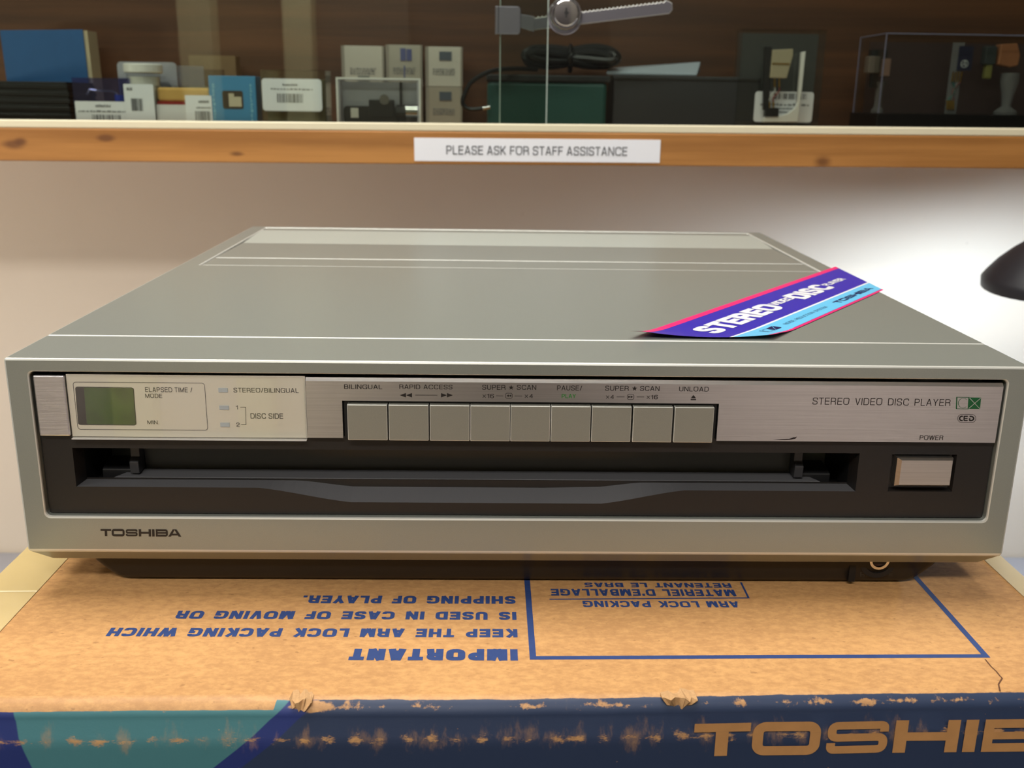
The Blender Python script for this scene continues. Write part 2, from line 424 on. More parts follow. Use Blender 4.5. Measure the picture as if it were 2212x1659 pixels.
pine = m_wood('honey_pine', (148,98,46), (188,132,70), knots=KN)
dark_wood = m_wood('dark_brown_panel', (70,42,26), (104,64,38), rough=.5)
cream = plain('cream_track_plastic', (226,218,190), .4)

# ------------------------------------------------------------------ the room
def struct(name, mb, mats, label=None):
    o = mb.build(name, mats); o['kind'] = 'structure'
    if label: o['label'] = label
    return o
WY = 0.75; CZ = -0.444; FL = -1.34; CE = 1.30
struct('wall_back', MB().box(-2.6, 2.6, WY, WY+.1, FL, CE), wall_m, 'warm white painted wall behind the disc player')
side_m = plain('side_wall', (110,106,94), .85)
struct('wall_left', MB().box(-2.7, -2.6, -3.1, WY, FL, CE), side_m)
struct('wall_right', MB().box(2.6, 2.7, -3.1, WY, FL, CE), side_m)
grey_wall = plain('room_wall', (206,194,184), .85)
struct('wall_front', MB().box(.50, 2.6, -3.2, -3.1, FL, CE).box(-.78, -.38, -3.2, -3.1, FL, CE).box(-.38, .50, -3.2, -3.1, .9, CE), plain('room_wall_brown', (88,82,74), .85))
struct('trim_3', MB().box(-2.6, -1.34, -3.2, -3.1, -.55, CE), plain('dark_panelling', (52,38,30), .6))
struct('trim_4', MB().box(-1.34, -.78, -3.2, -3.1, -.55, CE), plain('olive_panelling', (112,90,60), .6))
lower = MB().box(-2.6, -.39, -3.12, -3.06, FL, -.55).box(.51, 2.6, -3.12, -3.06, FL, -.55)
struct('bounce_panels', lower, plain('pale_reflector', (226,212,206), .7))  # added pale panels, lighten the metal strip's reflection
struct('floor', MB().box(-2.7, 2.7, -3.2, WY+.1, FL-.1, FL), plain('brown_carpet', (62,59,53), .95, var=.2, vs=80))
struct('ceiling', MB().box(-2.7, 2.7, -3.2, WY+.1, CE, CE+.1), plain('ceiling_paint', (214,208,198), .9))
struct('dark_stand_in', MB().box(-.38, .50, -3.19, -3.15, FL, .9), plain('stand_in_dark', (40,33,30), .6))  # added dark panel, reflects in place of the figure behind the camera
post_m = plain('cream_post_paint', (232,224,176), .6)
struct('trim_1', MB().box(-1.34, -1.20, -3.1, -2.98, FL, CE), post_m)
struct('trim_2', MB().box(-.90, -.78, -3.1, -2.98, FL, CE), post_m)

ct = MB().box(-1.8, 1.8, -.14, WY-.002, CZ-.035, CZ)
co = ct.build('counter', plain('pale_grey_laminate', (168,170,180), .45, var=.05), None, bevel=.003)
tag(co, 'pale grey counter top carrying the big cardboard box', 'counter')
pl = MB().box(-1.7, 1.7, .0, WY-.004, FL, CZ-.035).build('counter_cupboard', plain('counter_front', (120,110,100), .6))
tag(pl, 'plain cupboard under the pale grey counter top', 'cupboard')

# ------------------------------------------------------------------ cardboard box
BZ = -0.108
box = thing('cardboard_box', 'large worn cardboard carton with navy and teal front under the disc player', 'cardboard box', (0, .19, CZ))
def fy(x):                                    # slightly bowed front crease
    return -.0790 + .0072*max(0, min(1, (x+.19)/.38)) + .0003*noise.noise(Vector((x*40, 0, 3))) - .0015*math.exp(-(x/.08)**2)
NX = 96; R0 = .0065
prof = []
def ring(x):
    f = fy(x); pts = []
    pts.append((x, f-.009, CZ+.0005)); pts.append((x, f-.009, -.30)); pts.append((x, f-.0088, -.1245)); pts.append((x, f-.0082, -.1195))
    for k in range(9):
        a = PI - PI/2*k/8
        pts.append((x, f+.0010+R0*math.cos(a)*1.0, BZ-R0+R0*math.sin(a) + (.0002*noise.noise(Vector((x*55, k*.3, 0))) if 0 < k < 8 else 0)))
    pts.append((x, f+.012, BZ)); pts.append((x, .10, BZ)); pts.append((x, .46, BZ)); pts.append((x, .463, BZ-.003)); pts.append((x, .463, CZ+.0005))
    return pts
mb = MB(); rings = [ring(-.2385+.477*i/NX) for i in range(NX+1)]
n = len(rings[0]); mb.v = [Vector(p) for r in rings for p in r]
for i in range(NX):
    for k in range(n):
        j = (k+1) % n
        mb.f.append([i*n+k, i*n+j, (i+1)*n+j, (i+1)*n+k])
        xm = -.2385+.477*(i+.5)/NX
        brk = 12
        mb.m.append(1 if k < brk and k < n-1 else 0)
mb.f += [list(range(n)), [NX*n+k for k in range(n-1, -1, -1)]]; mb.m += [0, 0]
carton = mb.build('carton', [cardboard, boxfront], box, smooth=True, angle=50)

# tape along the two side edges
def tape(side):
    m = MB()
    xo, xi = (-.2389, -.2145) if side < 0 else (.2389, .2285)
    ys = [-.068+.525*i/12 for i in range(13)]
    for i in range(12):
        a, b = ys[i], ys[i+1]
        m.add([(xo,a,BZ+.0003),(xi,a,BZ+.0003),(xi,b,BZ+.0003),(xo,b,BZ+.0003)], [(0,1,2,3)])
        m.add([(xo,a,BZ+.0003),(xo,b,BZ+.0003),(xo,b,BZ-.03),(xo,a,BZ-.03)], [(0,1,2,3)])
    return tag(m.build('packing_tape', tape_l, box), 'glossy tan packing tape')
tape(-1); tape(1)
m = MB(); m.add([P(0,1276,Z=BZ+.0004), P(80,1275.5,Z=BZ+.0004), P(80,1278,Z=BZ+.0004), P(0,1279,Z=BZ+.0004)], [(0,1,2,3)])
m.build('tape_seam', plain('tape_seam', (235,220,180), .3), box)

ZP = BZ + .00006
def boxline(body, bl, br, tr, bold=.22, word=.4, parent=box):
    a, b, c = P(*bl, Z=ZP), P(*br, Z=ZP), P(*tr, Z=ZP)
    x0, x1, yf, yb = a.x, b.x, (a.y+b.y)/2, c.y                     # upside down: text starts at the right, baseline at the back
    q = quadmap((x1,yb,ZP), (x0,yb,ZP), (x0,yf,ZP), (x1,yf,ZP))
    return text2d(body, bold, .02, word), q
mb = MB()
for body, bl, br, tr, bo in (
    ('IMPORTANT', (751.5,1428), (1119,1428), (1118.5,1401), .31),
    ('KEEP THE ARM LOCK PACKING WHICH', (225.8,1376.7), (1118.2,1376.9), (1116.4,1357.6), .25),
    ('IS USED IN CASE OF MOVING OR', (374.6,1338), (1115.8,1339), (1114,1320.9), .25),
    ('SHIPPING OF PLAYER.', (650,1304), (1114,1304.7), (1111.3,1287.2), .25)):
    p, q = boxline(body, bl, br, tr, bo, .55); mb.polys(p, q, (0,0,1))
mb.build('printed_warning', ink_blue, box, recalc=False)
mb = MB()
for body, bl, br, tr in (('ARM LOCK PACKING', (1260.7,1314), (1598.8,1311), (1595,1298.2)),
                         ("MATERIEL D'EMBALLAGE", (1191.3,1289), (1590.8,1286.4), (1585.9,1273.2)),
                         ('RETENANT LE BRAS', (1263.5,1269.5), (1581.3,1269), (1577.9,1259.5))):
    p, q = boxline(body, bl, br, tr, .215, .5); mb.polys(p, q, (0,0,1))
def zline(pts, wd):
    pp = [P(x, y, Z=ZP) for x, y in pts]
    return [[Vector((a, b, ZP)) for a, b in q] for q in stroke([(p.x, p.y) for p in pp], wd)]
for q in zline([(1187,1294.5),(1617,1291.5),(1600.5,1258)], .0009): mb.add(q, [(0,1,2,3)])
mb.build('printed_caption', ink_blue, box, recalc=False)
mb = MB()
fl = [(.0036, .20), (.0040, -.0510), (.10, -.0497), (.1872, -.0487), (.1868, .20)]
for q in stroke(fl, .0026): mb.add([(a, b, ZP) for a, b in q], [(0,1,2,3)])
mb.build('printed_frame', ink_blue, box, recalc=False)
# maker's name on the front
mb = MB(); L = logo2d()
yb_ = lambda x: fy(x) - .0092
x0 = P(1500, 1605, Y=-.0858).x; zt = P(1560, 1568.5, Y=-.0858).z; zb = P(1560, 1641, Y=-.0858).z
LW = (zt-zb)*11.2
fn = lambda u, v: Vector((x0+LW*u, yb_(x0+LW*u), zb+(zt-zb)*v))
cut = [[(min(u, (.2375-x0)/LW), v) for u, v in q] for q in L if min(p[0] for p in q) < (.236-x0)/LW]
mb.polys(cut, fn); mb.build('printed_logo', plain('bare_kraft_lettering', (184,134,82), .8, var=.15, vs=200), box, recalc=False)
# cracks and torn bits on the crease
mb = MB()
for pts, wd in (([(2128,1424),(2141,1440),(2152,1450),(2160,1460),(2165,1465)], .0006), ([(2165,1465),(2157,1478),(2160,1492)], .0006)):
    pp = [P(x, y, Z=ZP) for x, y in pts]
    for q in stroke([(p.x, p.y) for p in pp], wd): mb.add([(a, b, ZP) for a, b in q], [(0,1,2,3)])
mb.build('crease_crack', plain('crack_brown', (96,60,34), .9), box, recalc=False)
def tornbit(cx, cy, sx, seed):
    rnd = random.Random(seed); c = P(cx, cy, Z=BZ); m = MB(); K = 9
    top = [Vector((c.x+sx*(i/(K-1)-.5), c.y+.004+rnd.uniform(-.002,.002), BZ+.0001+rnd.uniform(0,.0004))) for i in range(K)]
    mid = [Vector((p.x+rnd.uniform(-.0006,.0006), c.y-.002+rnd.uniform(-.0015,.0015), BZ+.0004+rnd.uniform(-.0004,.0008))) for p in top]
    bot = [Vector((c.x+(p.x-c.x)*.7, fy(p.x)-.0040+rnd.uniform(-.0016,.0), BZ-.0018-rnd.uniform(0,.0028)*(1-abs(i-4)/4))) for i, p in enumerate(top)]
    vs = top+mid+bot; fs = [(r*K+i, r*K+i+1, (r+1)*K+i+1, (r+1)*K+i) for r in range(2) for i in range(K-1)]
    m.add(vs, fs); o = m.build('torn_paper', torn, box); s = o.modifiers.new('thick', 'SOLIDIFY'); s.thickness = .0004
    tag(o, 'torn kraft paper curl')
tornbit(1466, 1507, .013, 3); tornbit(652, 1509, .008, 5)

# ------------------------------------------------------------------ disc player
pl_ = thing('video_disc_player', 'silver grey stereo video disc player with black loading slot standing on the cardboard box', 'disc player', (0, .2, BZ))
HW, DP, HH, CH = .215, .446, .0867, .0934
# front bezel
mb = MB()
op = rr(-.2053, -.0704, .2053, -.0057, .0025, 4)      # opening outline in (x, z)
ol = [(HW, -HH), (HW, 0), (-HW, 0), (-HW, -HH)]
N = 5
vs = [(x, 0, z) for x, z in op] + [(x, 0, z) for x, z in ol]; fs = []; b = len(op)
for k in range(4):
    for i in range(N-1): fs.append((k*N+i, k*N+i+1, b+k))
    fs.append((k*N+N-1, (k*N+N) % b, b+(k+1) % 4, b+k))
mb.add(vs, fs)
mb.loft([[(x, 0, z) for x, z in op], [(x, .006, z) for x, z in op]], cap=False)
Y1 = .0415
mb.add([(-HW,0,0),(HW,0,0),(HW,Y1,0),(-HW,Y1,0), (-HW,0,-HH),(HW,0,-HH),(HW,Y1,-HH),(-HW,Y1,-HH), (-HW+.0075,.0062,-CH),(HW-.0075,.0062,-CH),(HW-.0075,Y1,-CH),(-HW+.0075,Y1,-CH)],
       [(0,1,2,3),(1,2,6,5),(0,4,7,3),(4,5,9,8),(5,6,10,9),(7,4,8,11),(8,9,10,11),(2,3,7,11,10,6)])
bm = bmesh.new(); bmv = [bm.verts.new(v) for v in mb.v]
for f in mb.f: bm.faces.new([bmv[i] for i in f])
bmesh.ops.remove_doubles(bm, verts=bm.verts, dist=1e-6)
bm.verts.index_update(); mb.v = [v.co.copy() for v in bm.verts]; mb.f = [[v.index for v in f.verts] for f in bm.faces]; mb.m = [0]*len(mb.f); bm.free()
bezel = mb.build('front_bezel', [paint, polished], pl_, bevel=.0009, seg=2, bmat=1)
# top cover with the sunk rear panel
mb = MB()
ya, yz = .0421, DP; ha, hb, hx = .2433, .4400, .2020
o4 = [(-HW,ya),(HW,ya),(HW,yz),(-HW,yz)]; i4 = [(-hx,ha),(hx,ha),(hx,hb),(-hx,hb)]
vs = [(x,y,0) for x,y in o4] + [(x,y,0) for x,y in i4] + [(x,y,-.004) for x,y in i4]
fs = [(0,1,5,4),(1,2,6,5),(2,3,7,6),(3,0,4,7),(4,5,9,8),(5,6,10,9),(6,7,11,10),(7,4,8,11),(8,9,10,11)]
c = len(vs); vs += [(x,y,-HH) for x,y in o4] + [(x*.9651, y if y < .1 else y-.006, -CH) for x,y in o4]
for k in range(4):
    j = (k+1) % 4; fs += [(k, j, c+j, c+k), (c+k, c+j, c+4+j, c+4+k)]
fs.append((c+4,c+5,c+6,c+7)); mb.add(vs, fs)
mb.build('top_cover', [paint, polished], pl_, bevel=.0008, seg=2, bmat=1)
rp = MB()
g = .0010
rp.prism_x([(ha+g,-.004),(ha+g,-.0002),(.2750,-.0002),(.2750,-.004)], -hx+g, hx-g)
rp.prism_x([(.2766,-.004),(.2766,-.0002),(.3528,-.0008),(.3528,-.004)], -hx+g, hx-g)
rp.prism_x([(.4190,-.004),(.4190,-.0004),(hb-g,-.0004),(hb-g,-.004)], -hx+g, hx-g)
rear = rp.build('rear_panel', [paint, polished], pl_, bevel=.0005, bmat=1)
MB().prism_x([(.3532,-.004),(.3532,-.0010),(.4186,.0006),(.4186,-.004)], -hx+g, hx-g).build('rear_strip', paint_strip, pl_, bevel=.0003)
# base plinth
mb = MB()
def basering(hw, y0, z, r=.006): return [(x, y, z) for x, y in rr(-hw, y0, hw, .42, r, 4)]
BR_ = [(.1950,.0105,-.0930),(.1928,.0115,-.0975),(.1894,.0130,-.1020),(.1864,.0138,-.1050),(.1836,.0148,-.1068),(.1806,.0165,-.1076)]
mb.loft([basering(h, y, z) for h, y, z in BR_])
base = mb.build('base', black_base, pl_, smooth=True, angle=40)
# remote socket on the base
jx = P(1900, 1220, Y=.010).x
mb = MB().lathe([(.0085,0),(.0085,-.0006),(.0062,-.0006),(.0062,0)], (jx, .0125, -.0955), 28, 'y', True); mb.build('socket_recess', black_in, base)
mb = MB().lathe([(.0046,.001),(.0046,-.0012),(.0034,-.0012),(.0034,.0008)], (jx, .0115, -.0945), 28, 'y', True); mb.build('remote_socket', chrome, base, smooth=True)
mb = MB().lathe([(.0033,.0008),(.0033,-.0002)], (jx, .0115, -.0945), 20, 'y'); mb.build('socket_hole', plain('red_brown_insert', (70,30,24), .4), base)
mb = MB().box(P(1838,1230,Y=.010).x, P(1852,1230,Y=.010).x, .0115, .019, -.1058, -.0935); mb.build('base_groove', plain('deep_black', (6,6,7), .6), base)
mb = MB(); mb.polys(text2d('REMOTE', .17, .05), quadmap(P(1858,1246,Y=.0136), P(1928,1245,Y=.0136), P(1930,1234,Y=.0126), P(1858,1235,Y=.0126)))
mb.build('embossed_word', plain('embossed_grey', (58,55,52), .4), base, recalc=False)

# fascia with slot and power recess
FY = .0030
slot_top = -.0401
def lipz(x, z0, z1, xa, xb, xc, xd):
    def sm(t): t = max(0, min(1, t)); return t*t*(3-2*t)*.35 + t*.65
    return z0 + (z1-z0)*min(sm((x-xa)/(xb-xa)), sm((xd-x)/(xd-xc)))
xs_ = [-.1921, -.16, -.13] + [-.1139+.0397*i/8 for i in range(9)] + [-.05, -.02, .01] + [.0351+.0364*i/8 for i in range(9)] + [.10, .1468]
front_lip = [(x, lipz(x, -.0578, -.0643, -.1139, -.0742, .0351, .0715)) for x in xs_]
inner_lip = [(min(max(x, -.1906), .1456), lipz(x, -.0573, -.0600, -.0975, -.0732, .0288, .0530)) for x in xs_]
slot_f = front_lip + [(.1468, slot_top), (-.1921, slot_top)]
slot_i = inner_lip + [(.1456, slot_top+.0002), (-.1906, slot_top+.0002)]
pow_f = rr(.1611, -.0577, .1896, -.0404, .0012, 3)
pow_i = rr(.1622, -.0566, .1885, -.0408, .0008, 3)
mb = MB()
Fq = lambda pts: mb.add([(x, FY, z) for x, z in pts], [tuple(range(len(pts)))])
zt_, zb_ = -.0338, -.0700
Fq([(-.2047,zb_),(-.1921,zb_),(-.1921,slot_top),(-.2047,slot_top)]); Fq([(-.2047,slot_top),(.1468,slot_top),(.1468,zt_),(-.2047,zt_)])
for (xa, za), (xb, zb) in zip(front_lip[:-1], front_lip[1:]): Fq([(xa,zb_),(xb,zb_),(xb,zb),(xa,za)])
px0, px1, pz0, pz1 = .1611, .1896, -.0577, -.0404
Fq([(.1468,zb_),(px0,zb_),(px0,zt_),(.1468,zt_)]); Fq([(px1,zb_),(.2047,zb_),(.2047,zt_),(px1,zt_)]); Fq([(px0,zb_),(px1,zb_),(px1,pz0),(px0,pz0)]); Fq([(px0,pz1),(px1,pz1),(px1,zt_),(px0,zt_)])
mb.add([(px0,FY,pz0),(px1,FY,pz0),(px1,FY,pz1),(px0,FY,pz1),(px0+.001,.0056,pz0+.001),(px1-.001,.0056,pz0+.001),(px1-.001,.0056,pz1-.0004),(px0+.001,.0056,pz1-.0004)],
       [(0,1,5,4),(1,2,6,5),(2,3,7,6),(3,0,4,7),(4,5,6,7)])
n_ = len(slot_f)
for i in range(n_):
    j = (i+1) % n_; mb.mi = 1 if i < len(front_lip)-1 else 0
    mb.add([(slot_f[i][0],FY,slot_f[i][1]),(slot_f[j][0],FY,slot_f[j][1]),(slot_i[j][0],.011,slot_i[j][1]),(slot_i[i][0],.011,slot_i[i][1])], [(0,1,2,3)])
mb.mi = 0
fascia = mb.build('fascia', [black_fascia, black_tray], pl_, recalc=False)
# slot interior: a well behind the lip, flap and tray
mb = MB()
mb.add([(-.1906,.011,-.0612),(.1456,.011,-.0612),(.1456,.046,-.0612),(-.1906,.046,-.0612), (-.1906,.011,slot_top+.0002),(.1456,.011,slot_top+.0002),(.1456,.046,slot_top+.0002),(-.1906,.046,slot_top+.0002)],
       [(0,1,2,3),(4,5,6,7),(0,3,7,4),(1,2,6,5),(2,3,7,6)])
mb.build('slot_well', black_in, pl_)
mb = MB()
mb.loft([[(x0,.0108,z0),(x1,.0108,z0),(x1,.0108,z1),(x0,.0108,z1)] for x0, x1, z0, z1 in ((-.1906,.1456,-.0612,-.0567),)] +
        [[(-.1906,.0112,-.0612),(.1456,.0112,-.0612),(.1456,.0112,-.0566),(-.1906,.0112,-.0566)]])
mb.build('slot_sill', black_fascia, pl_)
mb = MB(); mb.loft([[(-.1790,.0112,-.0610),(.1340,.0112,-.0610),(.1340,.0112,-.0564),(-.1790,.0112,-.0564)],
                    [(-.1722,.0205,-.0610),(.1275,.0205,-.0610),(.1275,.0205,-.0558),(-.1722,.0205,-.0558)]])
tray = mb.build('loading_tray', black_tray, pl_, bevel=.0004)
MB().prism_x([(.0215,-.0610),(.0215,-.0555),(.0195,-.0398),(.024,-.0398),(.026,-.0610)], -.168, .1225).build('slot_flap', plain('dark_flap', (66,66,62), .5), pl_)
for sx, xx in ((-1, -.1722), (1, .1262)):
    m = MB(); a, b = sorted((xx, xx - sx*.0040))
    m.prism_x([(.0130,-.0555),(.0125,-.0500),(.0150,-.0482),(.0150,-.0405),(.021,-.0405),(.021,-.0555)], a, b)
    m.build('tray_guide', plain('guide_plastic', (52,52,55), .4) if sx < 0 else bpy.data.materials['guide_plastic'], pl_, bevel=.0003)
    a, b = sorted((xx+sx*.0005, xx+sx*.0135)); m = MB()
    m.prism_x([(.016,-.0610),(.016,-.0545),(.022,-.0530),(.030,-.0530),(.030,-.0610)], a, b); m.build('guide_block', black_in, pl_, bevel=.0005)
# power button
mb = MB()
A = [(x, -.0006, z) for x, z in ((.1641,-.0532),(.1863,-.0532),(.1863,-.0419),(.1641,-.0419))]
B = [(x, .0012, z) for x, z in ((.1628,-.0543),(.1873,-.0543),(.1873,-.0412),(.1628,-.0412))]
C_ = [(x, .0055, z) for x, z in ((.1628,-.0543),(.1873,-.0543),(.1873,-.0412),(.1628,-.0412))]
mb.loft([A, B, C_]); mb.build('power_button', brushed_btn, pl_)

# control strip
SY = .0004
def strippoly(pts, y0, y1): return [(x, y0, z) for x, z in pts], [(x, y1, z) for x, z in pts]
body = [(-.0912,-.0088),(.2040,-.0088),(.2040,-.0339),(.0832,-.0339),(.0832,-.0173),(-.0762,-.0173),(-.0762,-.0339),(-.0912,-.0339)]
mb = MB(); a, b = strippoly(body, SY, .0028); mb.loft([a, b])
mb.loft([[(-.0912,SY,-.0088),(.2040,SY,-.0088),(.2040,.0016,-.0074),(-.0912,.0016,-.0074)], [(-.0912,.0028,-.0088),(.2040,.0028,-.0088),(.2040,.0028,-.0074),(-.0912,.0028,-.0074)]])
strip = mb.build('control_strip', brushed, pl_)
mb = MB().box(-.2041, -.1912, SY, .0028, -.0340, -.0074); mb.build('end_cap', m_brushed('bright_brushed', (222,220,226), .3, .25), pl_, bevel=.0006, seg=2)
MB().box(-.1908, -.0916, .0018, .003, -.0345, -.0072).build('display_panel', panel_beige, pl_)
dp = bpy.data.objects['display_panel']
MB().box(-.1904, -.0917, -.0004, .0016, -.0346, -.0072).build('display_cover', acrylic, dp, bevel=.0006, seg=2)
mb = MB(); mb.polys([rr(0, 0, 1, 1, .05, 4)], lambda u, v: quadmap(P(169,918,Y=.00172), P(295,919,Y=.00172), P(289,837,Y=.00172), P(162,835,Y=.00172))(u, v))
q = quadmap(P(169,918,Y=.00172), P(295,919,Y=.00172), P(289,837,Y=.00172), P(162,835,Y=.00172))
mb.build('display_window', plain('dark_window', (24,20,12), .2), dp, recalc=False)
def m_lcd():
    t = NT('green_display'); f = t.noise(60, detail=3)
    t.set(**{'Base Color': t.mix(t.step(f, .3, .7), c4((34,58,4)), c4((58,92,14)))}, Roughness=.15); return t.m
mb = MB(); mb.polys([rr(.15, .02, .985, .98, .03, 3)], lambda u, v: q(u, v)-Vector((0,.00006,0))); mb.build('lcd', m_lcd(), dp, recalc=False)
TY = .00172
mb = MB()
MB().box(-.1904, -.0917, -.0005, .0016, -.0351, -.0347).build('cover_highlight', bpy.data.materials['lip_highlight'] if 'lip_highlight' in bpy.data.materials else clear('lip_highlight', (245,245,245), 1.0, .1, .6, (240,240,238)), dp)  # whitish strip paints the bright line along the clear cover's lower bevel
fr0, fr1 = P(154,825,Y=TY), P(446,931,Y=TY)
for s_ in stroke(rr(-.1882,-.0313,-.1336,-.0105,.0012,4), .00022, True): mb.add([(a, TY, b) for a, b in s_], [(0,1,2,3)])
for body, x0, y0, x1, y1 in (('ELAPSED TIME /', 313.4,836.3,415.5,847.6), ('MODE', 313.8,850.3,350.2,859.7), ('MIN.', 318.4,907.9,343.5,916.5),
        ('STEREO/BILINGUAL', 504.4,837.3,645,849), ('1', 509.5,875.7,513.5,884.4), ('2', 510.8,912.9,517.6,922.2), ('DISC SIDE', 541.2,892.8,611.5,904.5)):
    mb.polys(text2d(body, .12, .02, .36), pxrect(x0, y0, x1, y1, TY))
pp = [P(x, y, Y=TY) for x, y in ((519,879.4),(530.5,879.4),(531.5,917.2),(521,917.2))]
for s_ in stroke([(p.x, p.z) for p in pp], .00022): mb.add([(a, TY, b) for a, b in s_], [(0,1,2,3)])
mb.build('display_legend', ink_black, dp, recalc=False)
for x0, y0, x1, y1 in ((472,838,492,847.5), (474,876,494.5,885), (476,913,496,922)):
    mb = MB(); f_ = pxrect(x0, y0, x1, y1, .0017); a, b = f_(0,0), f_(1,1)
    mb.box(a.x, b.x, .0015, .0018, a.z, b.z); mb.build('indicator_lamp', ink_ind, dp)

TY = SY-.00006
mb = MB(); G = MB()
def T2(body, x0, y0, x1, y1, bold=.125, m=mb, word=.42): m.polys(text2d(body, bold, .02, word), pxrect(x0, y0, x1, y1, TY))
T2('BILINGUAL', 743.4,830,825.5,841); T2('RAPID ACCESS', 862.6,830.3,977.3,841.3)
T2('SUPER', 1041.7,831.3,1092,842.2); T2('SCAN', 1116.4,831.3,1158.4,842.4); T2('PAUSE/', 1203.4,832.5,1257.6,843.7)
T2('SUPER', 1307.4,833.2,1358.2,844.2); T2('SCAN', 1382.8,833.5,1424.8,844.7); T2('UNLOAD', 1467,834.9,1531,846.2)
T2('16', 1051.5,850.8,1066.9,860); T2('4', 1142.8,851,1151,860.2); T2('4', 1318,853,1326,862); T2('16', 1405.5,853.2,1420.9,862.5)
def pt2(x, y): p = P(x, y, Y=TY); return (p.x, p.z)
def ink(polys, m=None):
    for q_ in polys: (m or mb).add([(a, TY, b) for a, b in q_], [tuple(range(len(q_)))])
def times(x, y, r=3.3):
    for a in (-1, 1): ink(stroke([pt2(x-r, y-a*r), pt2(x+r, y+a*r)], .00022))
times(1046, 855.8); times(1137, 856); times(1312.5, 857.8); times(1400.5, 858.2)
def dash(x0, x1, y): ink(stroke([pt2(x0, y), pt2(x1, y+.0075*(x1-x0))], .0002))
dash(896.7,944.8,853.5); dash(1071.5,1086.9,855); dash(1111.6,1127.9,855.2); dash(1332,1349.1,857.2); dash(1375.5,1391.6,857.4)
def tri(x0, x1, y, h): ink([[pt2(x0, y), pt2(x1, y-h), pt2(x1, y+h)]])
tri(863.5,877,853.8,4.8); tri(877,890,853.8,4.8); tri(965.5,952.6,853.8,4.8); tri(978.3,965.5,853.8,4.8)
def icon(cx, cy, d):
    p0, p1 = pt2(cx-7.3, cy+5.6), pt2(cx+7.3, cy-5.6); ink(stroke(rr(p0[0], p0[1], p1[0], p1[1], .0007, 4), .0002, True))
    for k in (-1, 1): tri(cx+(k*2.6-d*2.6), cx+(k*2.6+d*2.6), cy, 2.6)
icon(1099.2, 854.9, 1); icon(1362.3, 857.3, -1)
def star(cx, cy, r):
    c = pt2(cx, cy); rr_ = r*.000193; pts = []
    for k in range(10):
        a = PI/2 + k*PI/5; q_ = rr_ if k % 2 == 0 else rr_*.4; pts.append((c[0]+q_*math.cos(a), c[1]+q_*math.sin(a)))
    ink([[c, pts[k], pts[(k+1) % 10]] for k in range(10)])
star(1104.2, 837.2, 6.2); star(1370.9, 839.3, 6.2)
ink([[pt2(1492,860.6), pt2(1503.9,860.6), pt2(1498,853.2)], [pt2(1492,862), pt2(1503.6,862), pt2(1503.6,864.6), pt2(1492,864.6)]])
mb.polys(text2d('STEREO VIDEO DISC PLAYER', .10, .05, .62, .06), quadmap(P(1755,874,Y=TY), P(2052.9,877.3,Y=TY), P(2053.5,862,Y=TY), P(1755.5,858.4,Y=TY)))
T2('POWER', 1986.8,940.2,2037.6,950.9)
mb.build('legend', ink_black, strip, recalc=False)
T2('PLAY', 1213.4,850.8,1243.9,860.2, .16, G); G.build('play_legend', ink_green, strip, recalc=False)
# noise reduction emblem and disc format emblem
q = quadmap(P(2066,883,Y=TY), P(2117,883.5,Y=TY), P(2119.5,859,Y=TY), P(2067,858,Y=TY))
mb = MB(); mb.polys(stroke([(0,0),(.5,0),(.5,1),(0,1)], .045, True), q)
arc = [(.27+.20*math.cos(math.radians(a)), .5+.42*math.sin(math.radians(a))) for a in range(48, 313, 12)]
mb.polys(stroke(arc, .022), q); mb.polys([[(.5,0),(1,0),(1,1),(.5,1)]], q); emb = mb.build('emblem', ink_cx, strip, recalc=False)
mb = MB(); q2 = lambda u, v: q(u, v)-Vector((0,.00006,0))
mb.polys(stroke([(.52,.04),(.98,.96)], .028)+stroke([(.52,.96),(.98,.04)], .028), q2); mb.build('emblem_cross', silver_line, emb, recalc=False)
q = quadmap(P(2068.5,912.5,Y=TY), P(2107.5,912.8,Y=TY), P(2108.5,895.5,Y=TY), P(2069,895.2,Y=TY))
mb = MB(); pill = rr(0,0,2.2,1,.49,8); mb.polys([[(a/2.2, b) for a, b in s_] for s_ in stroke(pill, .05, True)], q)
lt = []
lt += stroke(fillet([(.62,.76),(.34,.76),(.2,.5),(.34,.24),(.62,.24)], .2), .17)
lt += stroke([(.78,.24),(.78,.76),(1.22,.76)], .15) + stroke([(.78,.5),(1.2,.5)], .13) + stroke([(.78,.24),(1.22,.24)], .15)
lt += stroke(fillet([(1.42,.76),(1.78,.76),(1.98,.5),(1.78,.24),(1.42,.24)], .2), .17) + stroke([(1.46,.2),(1.46,.55)], .15)
mb.polys([[(a/2.2, b) for a, b in s_] for s_ in lt], q); mb.build('emblem', ink_black, strip, recalc=False)
# dark scuff
mb = MB()
for pts in ([(1670,950),(1690,948.5),(1703,948),(1712,949.3),(1700,950.6),(1688,950.8)], [(1700,949),(1712,946),(1722,943),(1718,948),(1708,949.6)], [(1708,947),(1716,944),(1713,947.5)]):
    ink([[pt2(*p) for p in pts]])
mb.build('scuff', plain('scuff_dark', (58,48,50), .6), strip, recalc=False)
# nine push buttons in a black notch
MB().box(-.0758, .0828, .0022, .0034, -.0344, -.0177).build('button_recess', black_in, pl_)
edges = [748, 837.5, 927, 1015.5, 1102.7, 1190, 1278, 1366.5, 1457, 1545.5]
bx = [P(e, 874, Y=-.001).x for e in edges]
bproto = MB().box(-.00840, .00840, -.0012, .0026, -.00790, .00790).build('push_button', [paint_btn, polished], pl_, bevel=.0003, bmat=1)
bproto.location = Vector(((bx[0]+bx[1])/2, 0, -.0264))-Vector((0, .2, BZ))+Vector((0,.2,BZ))
for k in range(9):
    o = bproto if k == 0 else bproto.copy()
    if k: COL.objects.link(o); o.parent = pl_
    o.location = ((bx[k]+bx[k+1])/2, 0, -.0264)
